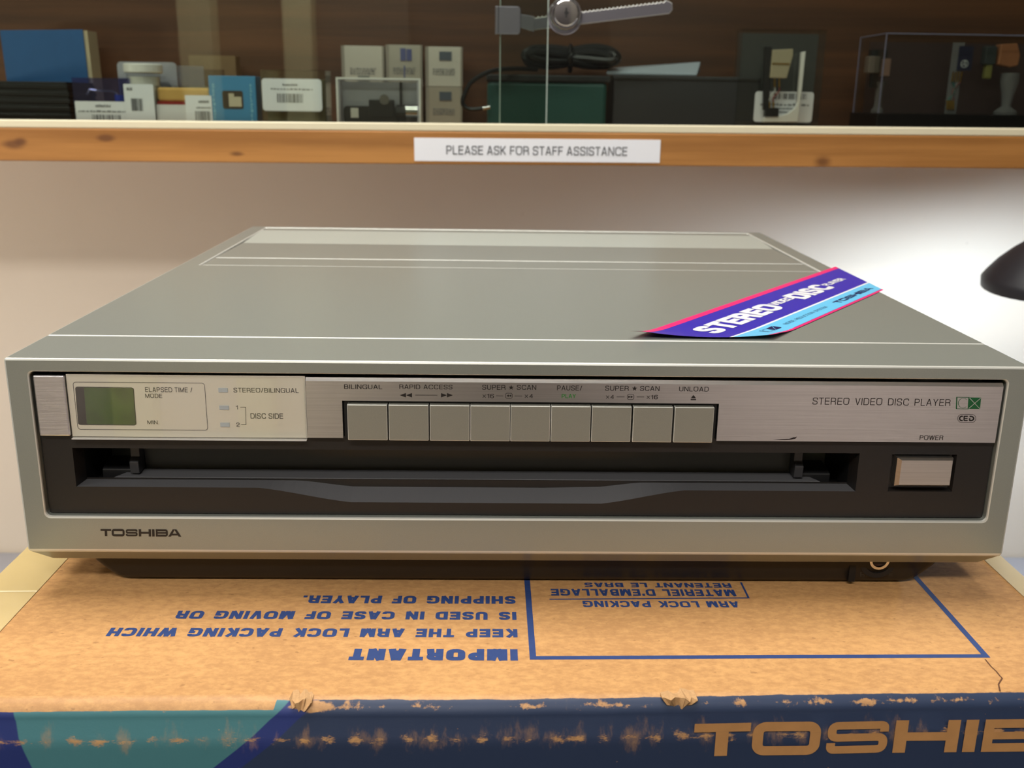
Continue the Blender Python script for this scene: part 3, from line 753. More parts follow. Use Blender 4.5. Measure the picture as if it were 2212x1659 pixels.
# maker's name on the bezel
mb = MB(); mb.polys(logo2d(), quadmap(P(217.6,1158.5,Y=-.0001), P(391.6,1159.5,Y=-.0001), P(391,1143.3,Y=-.0001), P(217,1142.5,Y=-.0001)))
mb.build('logo', ink_black, bezel, recalc=False)

# sticker across the right corner of the lid
sd = Vector((.613, .790)); sn = Vector((.790, -.613)); so = Vector((.0551, .0522))
def lift(x, y):
    d = max(0, min(1, (.0462+.024-y)/.024)); wv = .25 + .9*min(1, ((x-.090)/.034)**2)
    return .0003 + .0028*d*d*wv
def clip(poly, f):
    out = []
    for i in range(len(poly)):
        a, b = poly[i], poly[(i+1) % len(poly)]; fa, fb = f(a), f(b)
        if fa >= 0: out.append(a)
        if (fa >= 0) != (fb >= 0): out.append(a+(b-a)*(fa/(fa-fb)))
    return out
stick = None
def band(t0, t1, dz=0.0):
    m = MB()
    nt = max(1, int((t1-t0)/.004))
    for i in range(-4, 72):
        for j in range(nt):
            s0, s1 = i*.004, (i+1)*.004; a, b = t0+(t1-t0)*j/nt, t0+(t1-t0)*(j+1)/nt
            q_ = [so+sd*s+sn*t for s, t in ((s0,a),(s1,a),(s1,b),(s0,b))]
            q_ = clip(q_, lambda p: p.y-.0462-.004*max(0, (p.x-.108)/.02)*0); q_ = clip(q_, lambda p: .2185-p.x) if q_ else q_
            if len(q_) >= 3: m.add([(p.x, p.y, lift(p.x, p.y)+dz) for p in q_], [tuple(range(len(q_)))])
    return m
s_blue = plain('sticker_indigo', (52,42,172), .3); s_pink = plain('sticker_pink', (232,40,120), .3); s_white = plain('sticker_white', (236,236,240), .35)
s_cyan = plain('sticker_light_blue', (104,196,240), .3)
stick = band(.0008, .0370).build('sticker', s_blue, pl_, smooth=True)
stick['label'] = 'indigo promotional sticker peeling at its front edge'
for a, b, mm, nm in ((-.0004, .0040, s_pink, 'pink_stripe'), (.0366, .0380, s_white, 'white_stripe'), (.0378, .0508, s_cyan, 'light_blue_stripe'), (.0506, .0526, s_pink, 'pink_stripe')):
    band(a, b, .00006 if mm is s_white else .00003).build(nm, mm, stick, smooth=True)
def st(s, t): p = so+sd*s+sn*t; return Vector((p.x, p.y, lift(p.x, p.y)+.00014))
mb = MB()
for body, s0, s1, t0, t1, bo in (('STEREO', .0250,.1098,.0284,.0140,.245), ('VIDEO', .1108,.1385,.0226,.0168,.2), ('DISC', .1385,.1885,.0276,.0140,.245), ('PLAYER', .1895,.2210,.0228,.0176,.2)):
    mb.polys(text2d(body, bo, -.06), lambda u, v: st(s0+(s1-s0)*u, t0+(t1-t0)*v), (0,0,1))
mb.build('sticker_title', s_white, stick, recalc=False)
mb = MB()
mb.polys(logo2d(), lambda u, v: st(.1400+.0595*u, .0466-.0042*v), (0,0,1))
mb.build('sticker_logo', plain('sticker_navy_ink', (24,26,84), .4), stick, recalc=False)
mb = MB()
mb.polys(text2d('NOISE REDUCTION SYSTEM', .09, .05, .6), lambda u, v: st(.0680+.0575*u, .0456-.0024*v), (0,0,1))
q = lambda u, v: st(.0440+.0160*u, .0462-.0050*v)
mb.polys(stroke([(0,0),(.48,0),(.48,1),(0,1)], .03, True)+stroke([(.26+.19*math.cos(math.radians(a)), .5+.42*math.sin(math.radians(a))) for a in range(48,313,14)], .025), q)
mb.polys([[(.52,0),(.74,.5),(.52,1)], [(1,0),(.78,.5),(1,1)], [(.56,0),(.96,0),(.76,.45)], [(.56,1),(.96,1),(.76,.55)]], q)
mb.build('sticker_legend', bpy.data.materials['sticker_navy_ink'], stick, recalc=False)

# ------------------------------------------------------------------ display cabinet
CY = .55; TILT = -.0052
cab = thing('display_cabinet', 'wall cabinet with honey pine edge and sliding glass doors above the disc player', 'display cabinet', (0, CY, .0620), rot=(0, TILT, 0), local=True)
# local frame: origin on the middle of the pine front edge
MB().box(-1.0, 1.0, 0, .198, -.0150, .0148).build('bottom_shelf', pine, cab, bevel=.0012)
tk = MB().box(-1.0, 1.0, .0005, .0135, .0148, .0222); tk.build('door_track', cream, cab, bevel=.0012)
MB().box(-1.0, 1.0, .188, .198, .0148, .62).build('back_panel', dark_wood, cab)
for s_ in (-1, 1):
    a, b = sorted((s_*1.0, s_*.98)); MB().box(a, b, .0, .198, .0222, .62).build('side_panel', dark_wood, cab)
MB().box(-1.0, 1.0, 0, .198, .60, .62).build('top_panel', dark_wood, cab)
xF, xR = P(1184, 140, Y=CY+.003).x, P(1080, 140, Y=CY+.010).x
def pane(x0, x1, y0, y1):
    m = MB(); m.box(x0, x1, y0, y1, .0192, .598); m.m = [0, 0, 0, 1, 0, 1]; m.mi = 1; xe = x1 if x1 < .5 else x0+.0009; m.add([(xe-.0009,y0-.00003,.0192),(xe,y0-.00003,.0192),(xe,y0-.00003,.598),(xe-.0009,y0-.00003,.598)], [(0,1,2,3)]); return m.build('glass_door', [glass, glass_edge], cab, recalc=False)  # pale front strip paints the light caught in the pane's edge
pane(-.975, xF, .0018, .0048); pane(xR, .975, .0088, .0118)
# shelf sign
sg = MB(); a, b = P(895, 325, Y=CY).x, P(1426, 325, Y=CY).x
zt, zb = P(1160, 300, Y=CY).z-.062, P(1160, 350, Y=CY).z-.062
sg.box(a, b, -.0005, 0, zb, zt); sign = sg.build('shelf_label', white_label, cab); sign['label'] = 'white paper strip with a staff assistance notice'
a, b = P(964, 326, Y=CY-.001).x, P(1355, 326, Y=CY-.001).x; zt, zb = P(1160, 315.5, Y=CY).z-.062, P(1160, 336, Y=CY).z-.062
mb = MB(); mb.polys(text2d('PLEASE ASK FOR STAFF ASSISTANCE', .125, 0), rectmap(a, b, -.0008, zb, zt)); mb.build('label_text', plain('print_grey', (96,98,104), .6), sign, recalc=False)

# ratchet lock
Y0 = CY+.0068
lock = thing('ratchet_lock', 'chrome ratchet lock with round keyed cylinder joining the two sliding glass doors', 'lock', (P(1225,30,Y=Y0).x, Y0, P(1225,30,Y=Y0).z-.015))
pa, pb = P(1140, 52, Y=Y0), P(1452, 14, Y=Y0)
ax = Vector((pb.x-pa.x, 0, pb.z-pa.z)); Lb = ax.length; ax.normalize(); nz = Vector((-ax.z, 0, ax.x))
hb_ = .0058; mb = MB()
prof_ = [(0, -hb_), (Lb-.003, -hb_), (Lb, -hb_+.003), (Lb, hb_-.003), (Lb-.003, hb_-.001)]
k = Lb-.006
while k > .008: prof_ += [(k, hb_), (k-.0016, hb_-.0016), (k-.0032, hb_-.0012)]; k -= .0036
prof_.append((0, hb_-.001))
ring0 = [pa+ax*s_+nz*t_+Vector((0,-.0011,0)) for s_, t_ in prof_]; ring1 = [p+Vector((0,.0022,0)) for p in ring0]
mb.loft([ring0, ring1]); mb.build('ratchet_bar', [nickel, polished], lock, bevel=.0004, seg=1, bmat=1)
hk = MB(); h0, h1 = P(1072, 45, Y=Y0).x, P(1122, 45, Y=Y0).x; zt, zb = P(1098, 14, Y=Y0).z, P(1098, 74, Y=Y0).z
hk.prism_y(rr(h0+.002, zb, h1+.001, zt, .003, 4, (1,1,0,0)), Y0-.0024, Y0+.0005); hk.box(h0-.001, h0+.002, Y0-.0024, Y0+.009, zb, zt); hk.box(h0-.001, h0+.012, Y0+.0062, Y0+.009, zb+.002, zt-.002)
hk.prism_y([(h1-.001, zb+.006), (pa.x+.006, pa.z-.0065), (pa.x+.006, pa.z+.0065), (h1-.001, zt-.006)], Y0-.0015, Y0+.0005)
hk.build('edge_hook', nickel, lock, bevel=.0005)
cc = P(1223, 28, Y=CY-.012); cyl = MB()
cyl.lathe([(.0142,.018),(.0142,-.002),(.0134,-.0035),(.0118,-.0035),(.0112,-.0025),(.0112,-.0035),(.0104,-.0045),(.006,-.0048)], (cc.x, CY-.008, cc.z), 40, 'y')
cyl.build('lock_cylinder', chrome, lock, smooth=True, angle=30)
mb = MB(); mb.lathe([(.0156,.0),(.0156,-.0022),(.0148,-.003)], (cc.x, CY+.004, cc.z-.002), 40, 'y'); mb.build('cylinder_collar', nickel, lock, smooth=True)
kh = MB(); kh.prism_y([(cc.x+a*.001, cc.z+b*.001) for a, b in ((-.6,-4.2),(.6,-4.2),(.8,-1.4),(2.2,-.6),(2.2,.6),(.8,1.4),(.6,4.2),(-.6,4.2),(-.8,1.4),(-1.6,.6),(-1.6,-.6),(-.8,-1.4))], CY-.0135, CY-.0126)
kh.build('keyhole', black_in, lock)

# ---- goods inside the cabinet
def goods(name, label, cat, x, y, rz=0, group=None): return thing(name, label, cat, (x, y, fz(x)), rz, group, local=True)
def face(m, x0, x1, z0, z1, y): return m.add([(x0,y,z0),(x1,y,z0),(x1,y,z1),(x0,y,z1)], [(0,1,2,3)])
RN = random.Random(11)
# blue folder box leaning at the back left
X0, X1 = P(20,190,Y=.69).x, P(190,190,Y=.69).x
t = goods('blue_folder', 'tall blue box file standing behind the pile of flat black cases', 'box file', (X0+X1)/2+.0005, .69, -.06); t.rotation_euler = (0, -.022, -.05); t.location.z += .0016
hwid = (X1-X0)/2+.0025; hgt = P(90,68,Y=.69).z-fz(-.47)
MB().box(-hwid, hwid, 0, .0015, 0, hgt).build('front_cover', plain('blue_cloth', (38,92,150), .6, var=.1), t, bevel=.0004)
MB().box(-hwid+.001, hwid+.004, .0015, .024, .001, hgt-.001).build('page_block', plain('cream_paper', (196,180,150), .8), t)
# pile of flat black cases
for k in range(6):
    x = P(60,220,Y=.615).x; zz = .0068
    xa, xb = -.075, P(157-2*(k == 5)-RN.uniform(0,3),220,Y=.61).x-x
    o = goods('flat_black_case', ('lowest', 'second lowest', 'third from the bottom', 'third from the top', 'second from the top', 'topmost')[k]+' flat black case in the pile before the blue box file', 'case', x, .64, 0, 'flat black cases piled at the cabinet left end')
    o.location.z = fz(x) + k*zz
    MB().box(xa, xb, -.035, .035, 0, zz*.62).build('case_tray', plain('black_case', (30,29,30), .35) if k == 0 else bpy.data.materials['black_case'], o, bevel=.0006)
    MB().box(xa+.0012, xb-.0012, -.034, .034, zz*.62, zz).build('case_lid', black_in, o, bevel=.0005)
def barlabel(name, root, x0, x1, z0, z1, y, bars, lines=(), r=.002, mat=white_label):
    m = MB(); m.prism_y(rr(x0, z0, x1, z1, r, 3), y, y+.0003); o = m.build(name, mat, root)
    m = MB(); a, b, c, d = bars; W_, H_ = x1-x0, z1-z0
    m.polys(barcode(26, RN), rectmap(x0+W_*a, x0+W_*b, y-.0002, z0+H_*c, z0+H_*d)); m.build('barcode', plain('print_dark', (70,70,74), .6) if 'print_dark' not in bpy.data.materials else bpy.data.materials['print_dark'], o, recalc=False)
    if lines:
        m = MB()
        for a, b, c, d in lines: m.polys(dashes(RN, 16), rectmap(x0+W_*a, x0+W_*b, y-.0002, z0+H_*c, z0+H_*d))
        m.build('small_print', ink_grey, o, recalc=False)
    return o
def px3(x0, x1, yt, yb, Y):                   # width and heights measured on the plane y=Y
    a, b = P(x0, (yt+yb)/2, Y=Y), P(x1, (yt+yb)/2, Y=Y); xm = (x0+x1)/2
    return (a.x+b.x)/2, (b.x-a.x)/2, P(xm, yb, Y=Y).z, P(xm, yt, Y=Y).z
def shell(m, x0, x1, y0, y1, z0, z1, th=.0008):
    m.box(x0, x1, y0, y0+th, z0, z1); m.box(x0, x1, y1-th, y1, z0, z1); m.box(x0, x0+th, y0+th, y1-th, z0, z1); m.box(x1-th, x1, y0+th, y1-th, z0, z1); m.box(x0, x1, y0, y1, z1, z1+th)
# clear box with a price label
Yf = .585
cx, hw, zb, zt = px3(159, 281, 170, 262, Yf); t = goods('clear_box', 'small clear plastic box with a white price label below its bluish lid', 'plastic box', cx, Yf); H = zt-fz(cx)
m = MB(); shell(m, -hw, hw, 0, .045, 0.0006, H); m.build('clear_shell', lilac, t)
cz = P(220, 219, Y=Yf).z-fz(cx)
barlabel('price_label', t, -hw+.001, hw-.0015, .001, cz, -.0005, (.3,.85,.22,.45), ((.38,.66,.76,.88), (.05,.95,.56,.64)), .0008)
MB().box(-hw+.004, hw-.004, .006, .040, .001, cz*.8).build('grey_insert', plain('insert_grey', (120,122,110), .5), t, bevel=.002)
m = MB(); m.tube([(-hw+.008,.012,cz+.006),(-hw+.011,.012,cz+.0105),(hw-.02,.012,cz+.0095),(hw-.014,.012,cz+.005)], .0012); m.build('wire_clip', chrome, t, smooth=True)
m = MB(); m.lathe([(.0045,0),(.0045,.007)], (hw-.013,.010,cz-.001), 16); m.build('blue_stopper', plain('blue_cap', (40,90,200), .4), t)
# hang card behind the jar
cx, hw, zb, zt = px3(247, 376, 133, 200, .62); t = goods('blister_card', 'grey rounded blister card standing behind the white capped jar', 'blister card', cx, .63); H = zt-fz(cx)
MB().prism_y(rr(-hw, .0005, hw, H, .004, 4), 0, .0012).build('card', plain('pale_grey_card', (168,168,176), .5), t); MB().prism_y(rr(-hw+.006, .004, hw-.006, H*.7, .004, 4), -.004, 0).build('blister', blister, t, bevel=.001)
# jar
cx, hw, zb, zt = px3(270, 352, 138, 158, .598); t = goods('screw_jar', 'small jar with a white screw cap and barcode label', 'jar', cx-.001, .598); Ht = zt-fz(cx); Hc = zb-fz(cx)
m = MB(); m.lathe([(hw-.001,Hc),(hw,Hc+.001),(hw,Ht-.001),(hw-.001,Ht)], (0,0,0), 40); m.build('screw_cap', white_plastic, t, smooth=True, angle=30)
m = MB(); m.lathe([(hw*.78,.0005),(hw*.86,.002),(hw*.86,Hc)], (0,0,0), 40); m.build('jar_body', acrylic, t, smooth=True)
m = MB(); m.lathe([(hw*.80,.0008),(hw*.80,Hc*.93)], (0,0,0), 32); m.build('jar_filling', plain('jar_white', (228,228,224), .6), t, smooth=True)
zl = P(310, 182, Y=.59).z-fz(cx)
barlabel('jar_label', t, -hw*.8, hw*.75, .001, zl, -hw*.87-.0006, (.22,.6,.36,.66), ((.1,.3,.85,.93),), .001)
# orange foam box
cx, hw, zb, zt = px3(337, 456, 187, 262, Yf); t = goods('foam_box', 'open white box holding an orange foam pad with a red line', 'box', cx, Yf); H = zt-fz(cx); zr = P(370, 226, Y=Yf).z-fz(cx)
MB().box(-hw, hw, 0, .03, .0005, zr).build('white_tray', white_card, t, bevel=.0004)
MB().box(-hw+.001, hw-.001, .001, .029, zr, zr+.003).build('red_edge', plain('red_edge', (170,42,36), .5), t)
MB().box(-hw+.0015, hw-.0015, .0015, .0285, zr+.003, H-.001).build('foam_pad', plain('orange_foam', (246,196,118), .9, var=.1), t, bevel=.002)
m = MB(); shell(m, -hw, hw, -.0006, .0306, zr, H); m.build('clear_lid', acrylic, t)
xa = P(402, 230, Y=Yf).x-cx
barlabel('side_label', t, xa, hw+.001, .001, P(430, 206, Y=Yf).z-fz(cx), -.0016, (.35,.95,.15,.5), ((.5,.9,.76,.86), (.4,.95,.58,.64)), .0008)
# blue window carton
cx, hw, zb, zt = px3(453, 553, 164, 262, Yf); t = goods('window_carton', 'blue carton with a small dark window beside the orange foam box', 'carton', cx, Yf, .04); H = zt-fz(cx)
MB().box(-hw, hw, 0, .028, .0005, H).build('carton_body', plain('sky_blue_print', (58,140,190), .45, var=.06), t, bevel=.0005)
wx0, wx1, wz0, wz1 = P(481,215,Y=Yf).x-cx, P(525,215,Y=Yf).x-cx, P(503,235,Y=Yf).z-fz(cx), P(503,196,Y=Yf).z-fz(cx)
m = MB(); m.prism_y(rr(wx0, wz0, wx1, wz1, .002, 4), -.0004, .0001); wn = m.build('window', plain('window_brown', (66,58,48), .3), t)
m = MB(); m.box(wx0+.006, wx1-.0015, -.0010, -.0003, wz0+.002, wz0+.011); m.box(wx0+.006, wx0+.011, -.001, -.0003, wz0+.011, wz0+.014); m.build('cartridge', plain('ivory', (200,190,165), .5), wn)
sp_m = plain('pale_blue_print', (120,186,215), .5)
for sx in (-1, 1):
    m = MB(); m.polys([[(v, u) for u, v in q_] for q_ in dashes(RN, 14)], rectmap(sx*hw*.80-.0012, sx*hw*.80+.0012, -.0003, H*.12, H*.85))
    m.build('side_print', sp_m, t, recalc=False)
# clear case with barcode label
cx, hw, zb, zt = px3(564, 705, 153, 262, Yf); t = goods('clear_case', 'clear hinged case with a wide white barcode label and olive insert', 'plastic case', cx, Yf, -.03); H = zt-fz(cx)
m = MB(); shell(m, -hw, hw, 0, .026, .0006, H); m.build('case_shell', acrylic, t)
MB().box(-hw+.003, hw-.003, .008, .024, .001, H*.86).build('olive_insert', plain('olive_foam', (92,88,60), .8), t, bevel=.001)
MB().tube([(-hw*.6,.004,.004),(hw*.5,.004,.004)], .0014).build('metal_rod', chrome, t, smooth=True); MB().tube([(-hw*.7,.004,H*.80),(hw*.72,.004,H*.84)], .0012).build('metal_rod', chrome, t, smooth=True)
barlabel('price_label', t, -hw+.001, hw-.004, P(630,240,Y=Yf).z-fz(cx), P(630,170,Y=Yf).z-fz(cx), -.0006, (.25,.68,.26,.54), ((.35,.6,.78,.85), (.15,.85,.66,.71)), .003)
# framed box with a cartridge
cx, hw, zb, zt = px3(727, 909, 168, 264, Yf); t = goods('framed_box', 'white edged clear box holding a black cartridge with a chrome tip', 'display box', cx, Yf); H = zt-fz(cx)
m = MB(); e = .0035
m.box(-hw, -hw+e, 0, .03, 0.0005, H); m.box(hw-e, hw, 0, .03, 0.0005, H); m.box(-hw+e, hw-e, 0, .03, H-e*.7, H); m.box(-hw+e, hw-e, 0, .03, .0005, e); m.build('frame', clear('frosted_edge', (235,235,240), 1.0, .1, .42, (230,230,236)), t, bevel=.0006)
MB().box(-hw+e, hw-e, .0150, .020, e, H-e).build('grey_lining', plain('lining_grey', (196,196,204), .6, var=.12), t)
MB().box(-hw+e, hw-e, .0002, .0008, e, H-e*.7).build('clear_front', acrylic, t)
m = MB(); q_ = .0016; m.box(-hw, -hw+q_, -.0008, 0, .0005, H); m.box(hw-q_, hw, -.0008, 0, .0005, H); m.box(-hw+q_, hw-q_, -.0008, 0, H-q_, H); m.box(-hw+q_, hw-q_, -.0008, 0, .0005, q_); m.build('white_frame', white_plastic, t)
c_ = MB(); zc = H*.30
c_.prism_y(rr(-hw*.86, zc-.010, hw*.45, zc+.007, .004, 4), .004, .0135); c_.box(-hw*.25, hw*.35, .003, .012, zc-.004, zc+.013); cb = c_.build('cartridge_body', black_in, t, bevel=.001)
m = MB(); m.lathe([(.0062,0),(.0062,.013),(.0048,.015)], (hw*.62,.0085,zc+.003), 20, 'x'); m.build('chrome_tip', chrome, cb, smooth=True, angle=30)
m = MB(); m.lathe([(.0075,0),(.0075,.009)], (hw*.40,.0085,zc+.001), 20, 'x'); m.build('black_ring', black_in, cb)
m = MB(); m.lathe([(.0048,0),(.0048,-.002)], (hw*.13,.003,zc+.013), 18, 'y'); m.build('screw_head', chrome, cb, smooth=True)
MB().box(-hw*.68, -hw*.5, .0028, .0042, zc-.004, zc+.005).build('white_tab', white_plastic, cb)
MB().box(hw*.47, hw*.53, .012, .0148, zc+.008, H-e).build('black_stem', black_in, cb)
# cartridge packs in two layers
Yb = .695
def pack(x0, x1, yt, yb, label, zb=None, deco=0, tone=(206,200,190)):
    cx, hw, b, tp = px3(x0, x1, yt, yb, Yb); t = goods('cartridge_pack', label, 'cartridge pack', cx, Yb, 0, 'white cartridge packs stacked two high')
    b = zb if zb is not None else fz(cx)+.0003; t.location.z = b; H = tp-b
    MB().box(-hw, hw, 0, .018, 0, H).build('pack_body', plain('pack_white_%d' % tone[0], tone, .55) if 'pack_white_%d' % tone[0] not in bpy.data.materials else bpy.data.materials['pack_white_%d' % tone[0]], t, bevel=.0004)
    bg = bpy.data.materials.get('band_grey') or plain('band_grey', (150,142,132), .6)
    MB().box(-hw, -hw+.003, -.0005, .0, 0, H).build('edge_band', bg, t); MB().box(hw-.002, hw, -.0005, 0, 0, H).build('edge_band', bg, t)
    m = MB()
    if deco == 0: m.box(-hw*.25, hw*.3, -.0006, 0, H*.08, H*.26); mm = ('deco_grey', (120,122,118))
    elif deco == 1: m.box(-hw*.2, hw*.10, -.0006, 0, H*.62, H*.92); m.box(hw*.14, hw*.42, -.0006, 0, H*.62, H*.90); m.box(-hw*.02, hw*.05, -.0006, 0, H*.2, H*.5); mm = ('deco_blue', (84,90,140))
    else: m.box(-hw*.25, hw*.42, -.0006, 0, H*.66, H*.88); mm = ('deco_slate', (84,92,104))
    m.build('picture', plain(mm[0], mm[1], .5) if mm[0] not in bpy.data.materials else bpy.data.materials[mm[0]], t)
    m = MB()
    for a in (.42, .36, .30): m.polys(dashes(RN, 10), rectmap(-hw*.6, hw*.6, -.0005, H*a, H*(a+.035)))
    m.build('small_print', ink_grey, t, recalc=False)
zl = P(960, 185, Y=Yb).z
pack(739, 828, 187, 262, 'cartridge pack hidden low behind the white edged clear box, under the left pack', None, 0)
pack(834, 911, 187, 262, 'cartridge pack low behind the right edge of the white edged clear box', None, 1)
pack(920, 998, 188, 262, 'dim cartridge pack on the cabinet floor, right of the white edged clear box', None, 2, (170,160,146))
pack(738, 830, 99, 187, 'upper left cartridge pack above the white edged clear box', P(785,187,Y=Yb).z+.0004, 0)
pack(834, 912, 97, 187, 'upper middle cartridge pack with blue picture patches', P(872,187,Y=Yb).z+.0004, 1, (178,172,160))
pack(919, 999, 101, 187, 'upper right cartridge pack with a slate picture patch', P(960,188,Y=Yb).z+.0004, 2)
# small brown box far back
cx, hw, zb, zt = px3(412, 512, 120, 262, .70); t = goods('brown_box', 'small brown box standing at the back behind the blue window carton', 'box', cx, .70)
MB().box(-hw, hw, 0, .02, .0004, zt-fz(cx)).build('box_body', plain('brown_card', (120,96,66), .7, var=.15), t); MB().box(-hw*.9, hw*.5, -.0006, 0, .01, (zt-fz(cx))*.8).build('clear_window', plain('brown_window', (92,70,50), .25), t)
cx, hw, zb, zt = px3(385, 440, 142, 262, .66); t = goods('clear_packet', 'small clear packet leaning between the jar and the brown box', 'packet', cx, .665, .3)
MB().box(-hw, hw, 0, .006, .0004, zt-fz(cx)).build('packet_film', blister, t, bevel=.0008); MB().box(-hw*.7, hw*.7, .001, .005, .004, (zt-fz(cx))*.6).build('dark_part', plain('dark_slate', (50,52,60), .5), t)
# teal case with cable and packet on it
cx, hw, zb, zt = px3(1052, 1312, 176, 262, .64); t = goods('teal_case', 'dark teal case under the black coiled cable', 'case', cx, .645); H = zt-fz(cx)
MB().box(-hw, hw, 0, .07, .0004, H).build('case_body', plain('dark_teal', (44,86,82), .4), t, bevel=.004)
Hl = P(1180,162,Y=.64).z-fz(cx)
MB().box(-hw-.001, hw+.003, -.001, .071, H, Hl).build('case_lid', plain('charcoal_lid', (48,50,54), .5), t, bevel=.001)
cb_x = cx; top = fz(cx)+Hl
t = thing('coiled_cable', 'black audio cable coiled on the dark teal case with one end hanging down', 'cable', (cb_x, .675, top), 0, None, local=True)
m = MB()
x0c, x1c = P(1118, 130, Y=.675).x-cb_x, P(1345, 130, Y=.675).x-cb_x; xm = (x0c+x1c)/2; rw = (x1c-x0c)/2-.004
zc_ = P(1230, 80, Y=.675).z-top
for k in range(22):
    pts = []; hh = (zc_-.010)*RN.uniform(.30, 1.0)/2; wv = RN.uniform(.78, 1.0); off = RN.uniform(-.020, .022); tw = RN.uniform(0, 6)
    for i in range(41):
        a = 2*PI*i/40; pinch = .35+.75*abs(math.cos(a))
        pts.append((xm+rw*wv*math.cos(a), off+.004*math.sin(2*a+tw), .0045+(zc_-.010)*.5+hh*math.sin(a)*pinch+.0012*math.sin(3*a+tw)))
    m.tube(pts, .0036, 7)
m.build('cable_coil', plain('black_rubber', (22,23,26), .42), t, smooth=True)
m = MB(); m.tube([(xm-.012+.003*math.cos(a), .0, zc_*.5) if False else (xm+.002*math.cos(a), -.002+.024*math.cos(a), zc_*.45+.012*math.sin(a)) for a in [2*PI*i/20 for i in range(21)]], .0025, 7); m.build('cable_tie', bpy.data.materials['black_rubber'], t, smooth=True)
m = MB(); pts = [P(x, y, Y=yy)-Vector((cb_x,.675,top)) for x, y, yy in ((1160,150,.655),(1110,148,.642),(1060,154,.636),(1020,176,.634),(1003,205,.634),(1000,225,.634),(1015,236,.634),(1043,234,.634))]
sm = []
for i in range(len(pts)-1):
    p0, p1, p2, p3 = pts[max(i-1,0)], pts[i], pts[i+1], pts[min(i+2,len(pts)-1)]
    for k in range(6):
        u = k/6; sm.append(.5*((2*p1)+(p2-p0)*u+(2*p0-5*p1+4*p2-p3)*u*u+(3*p1-p0-3*p2+p3)*u**3))
m.tube(sm+[pts[-1]], .0022, 7); m.build('cable_end', bpy.data.materials['black_rubber'], t, smooth=True)
m = MB(); e_ = pts[-1]; m.tube([e_, e_+Vector((.007,0,.0016))], .0022, 10); m.build('plug_tip', chrome, t, smooth=True)
# dark box right of it, pale packet on top
cx, hw, zb, zt = px3(1325, 1640, 165, 262, .655); t = goods('black_box', 'low black storage box between the teal case and the cartridge stand', 'box', cx, .655); H = zt-fz(cx)
MB().box(-hw, hw, 0, .06, .0004, H-.004).build('box_body', plain('charcoal_box', (46,47,52), .55), t, bevel=.001); MB().box(-hw-.001, hw+.001, -.001, .061, H-.004, H).build('box_lid', bpy.data.materials['charcoal_lid'], t, bevel=.001)
pk0, pk1 = P(1310,150,Y=.665).x, P(1525,150,Y=.665).x; pc = (pk0+pk1)/2
t = thing('pale_packet', 'flat pale plastic packet lying on the low black storage box', 'packet', (pc, .675, fz(cx)+H+.0004), 0, None, local=True)
ph = (pk1-pk0)/2; hh = P(1500,131,Y=.665).z-fz(cx)-H
m = MB(); m.add([(-ph,-.012,0),(ph*.8,-.014,0),(ph,.02,hh*.3),(-ph*.9,.022,.001),(-ph,-.012,.0035),(ph*.82,-.014,.0028),(ph*1.0,.02,hh),(-ph*.9,.022,hh*.5)], [(0,1,2,3),(4,5,6,7),(0,1,5,4),(1,2,6,5),(2,3,7,6),(3,0,4,7)])
m.build('packet_film', plain('pale_film', (176,186,200), .3), t, bevel=.001)
MB().box(-ph*.5, ph*.2, -.004, .008, .0045, .006).build('printed_slip', plain('slip_white', (196,200,212), .5), t)
# cartridge on a white bracket inside a clear case
Yc = .63
cx, hw, zb, zt = px3(1606, 1790, 62, 262, Yc); t = goods('cartridge_stand', 'pale cartridge held on a white curved bracket before a grey backed clear case', 'cartridge display', cx, Yc); H = zt-fz(cx)
m = MB(); shell(m, -hw, hw, .018, .044, .0006, H); m.build('clear_case', acrylic, t)
MB().box(-hw+.002, hw-.001, .040, .042, .0006, H-.002).build('grey_backing', plain('dark_backing', (74,76,78), .6), t)
loc = lambda x, y, Y=Yc: P(x, y, Y=Y)-Vector((cx, 0, fz(cx)))
bk = [loc(x, y) for x, y in ((1652,264),(1655,254),(1684,252),(1706,246),(1722,234),(1728,222),(1736,112),(1745,110),(1737,190),(1727,264))]
m = MB(); m.prism_y([(p.x, p.z) for p in bk], .0065, .0125); br = m.build('bracket', white_plastic, t, bevel=.0004)
br['label'] = 'white curved bracket'
p0, p1 = loc(1653,238), loc(1670,100); m = MB(); m.prism_y([(p0.x,p0.z),(p0.x+.006,p0.z),(p1.x+.001,p1.z),(p1.x-.0065,p1.z)], .0075, .0115); a = loc(1656,252); m.box(a.x, a.x+.0135, .0055, .0135, a.z, a.z+.0085); m.build('black_arm', black_in, t, bevel=.0004)
pts = [loc(x, y) for x, y in ((1666,168),(1672,107),(1716,105),(1716,120),(1708,148),(1702,169))]
m = MB(); m.prism_y([(p.x, p.z) for p in pts], .004, .014); ca = m.build('cartridge', plain('pale_champagne', (190,178,150), .35, .3), t, bevel=.0006)
a, b = loc(1670,137), loc(1708,133); m = MB(); m.box(a.x, b.x, .0034, .0042, a.z-.0008, a.z+.0008); m.build('cartridge_seam', plain('seam_gold', (150,120,70), .4, .5), ca)
m = MB()
for x in (1678, 1688): a, b = loc(x, 170), loc(x, 188); m.tube([(a.x,.008,a.z),(b.x,.008,b.z)], .0009, 6)
for x in (1667, 1675): a, b = loc(x, 220), loc(x, 234); m.tube([(a.x,.008,a.z),(b.x,.008,b.z)], .0009, 6)
m.build('terminal_pins', gold, ca)
for x0_, x1_, col_ in ((1678,1667,(190,190,186)), (1688,1675,(130,50,44))):
    a, b = loc(x0_,188), loc(x1_,220); m = MB(); m.tube([(a.x+(b.x-a.x)*k_/6+.0015*math.sin(PI*k_/3), .008, a.z+(b.z-a.z)*k_/6) for k_ in range(7)], .0007, 6); m.build('lead_wire', plain('wire_%d' % col_[0], col_, .5), ca)
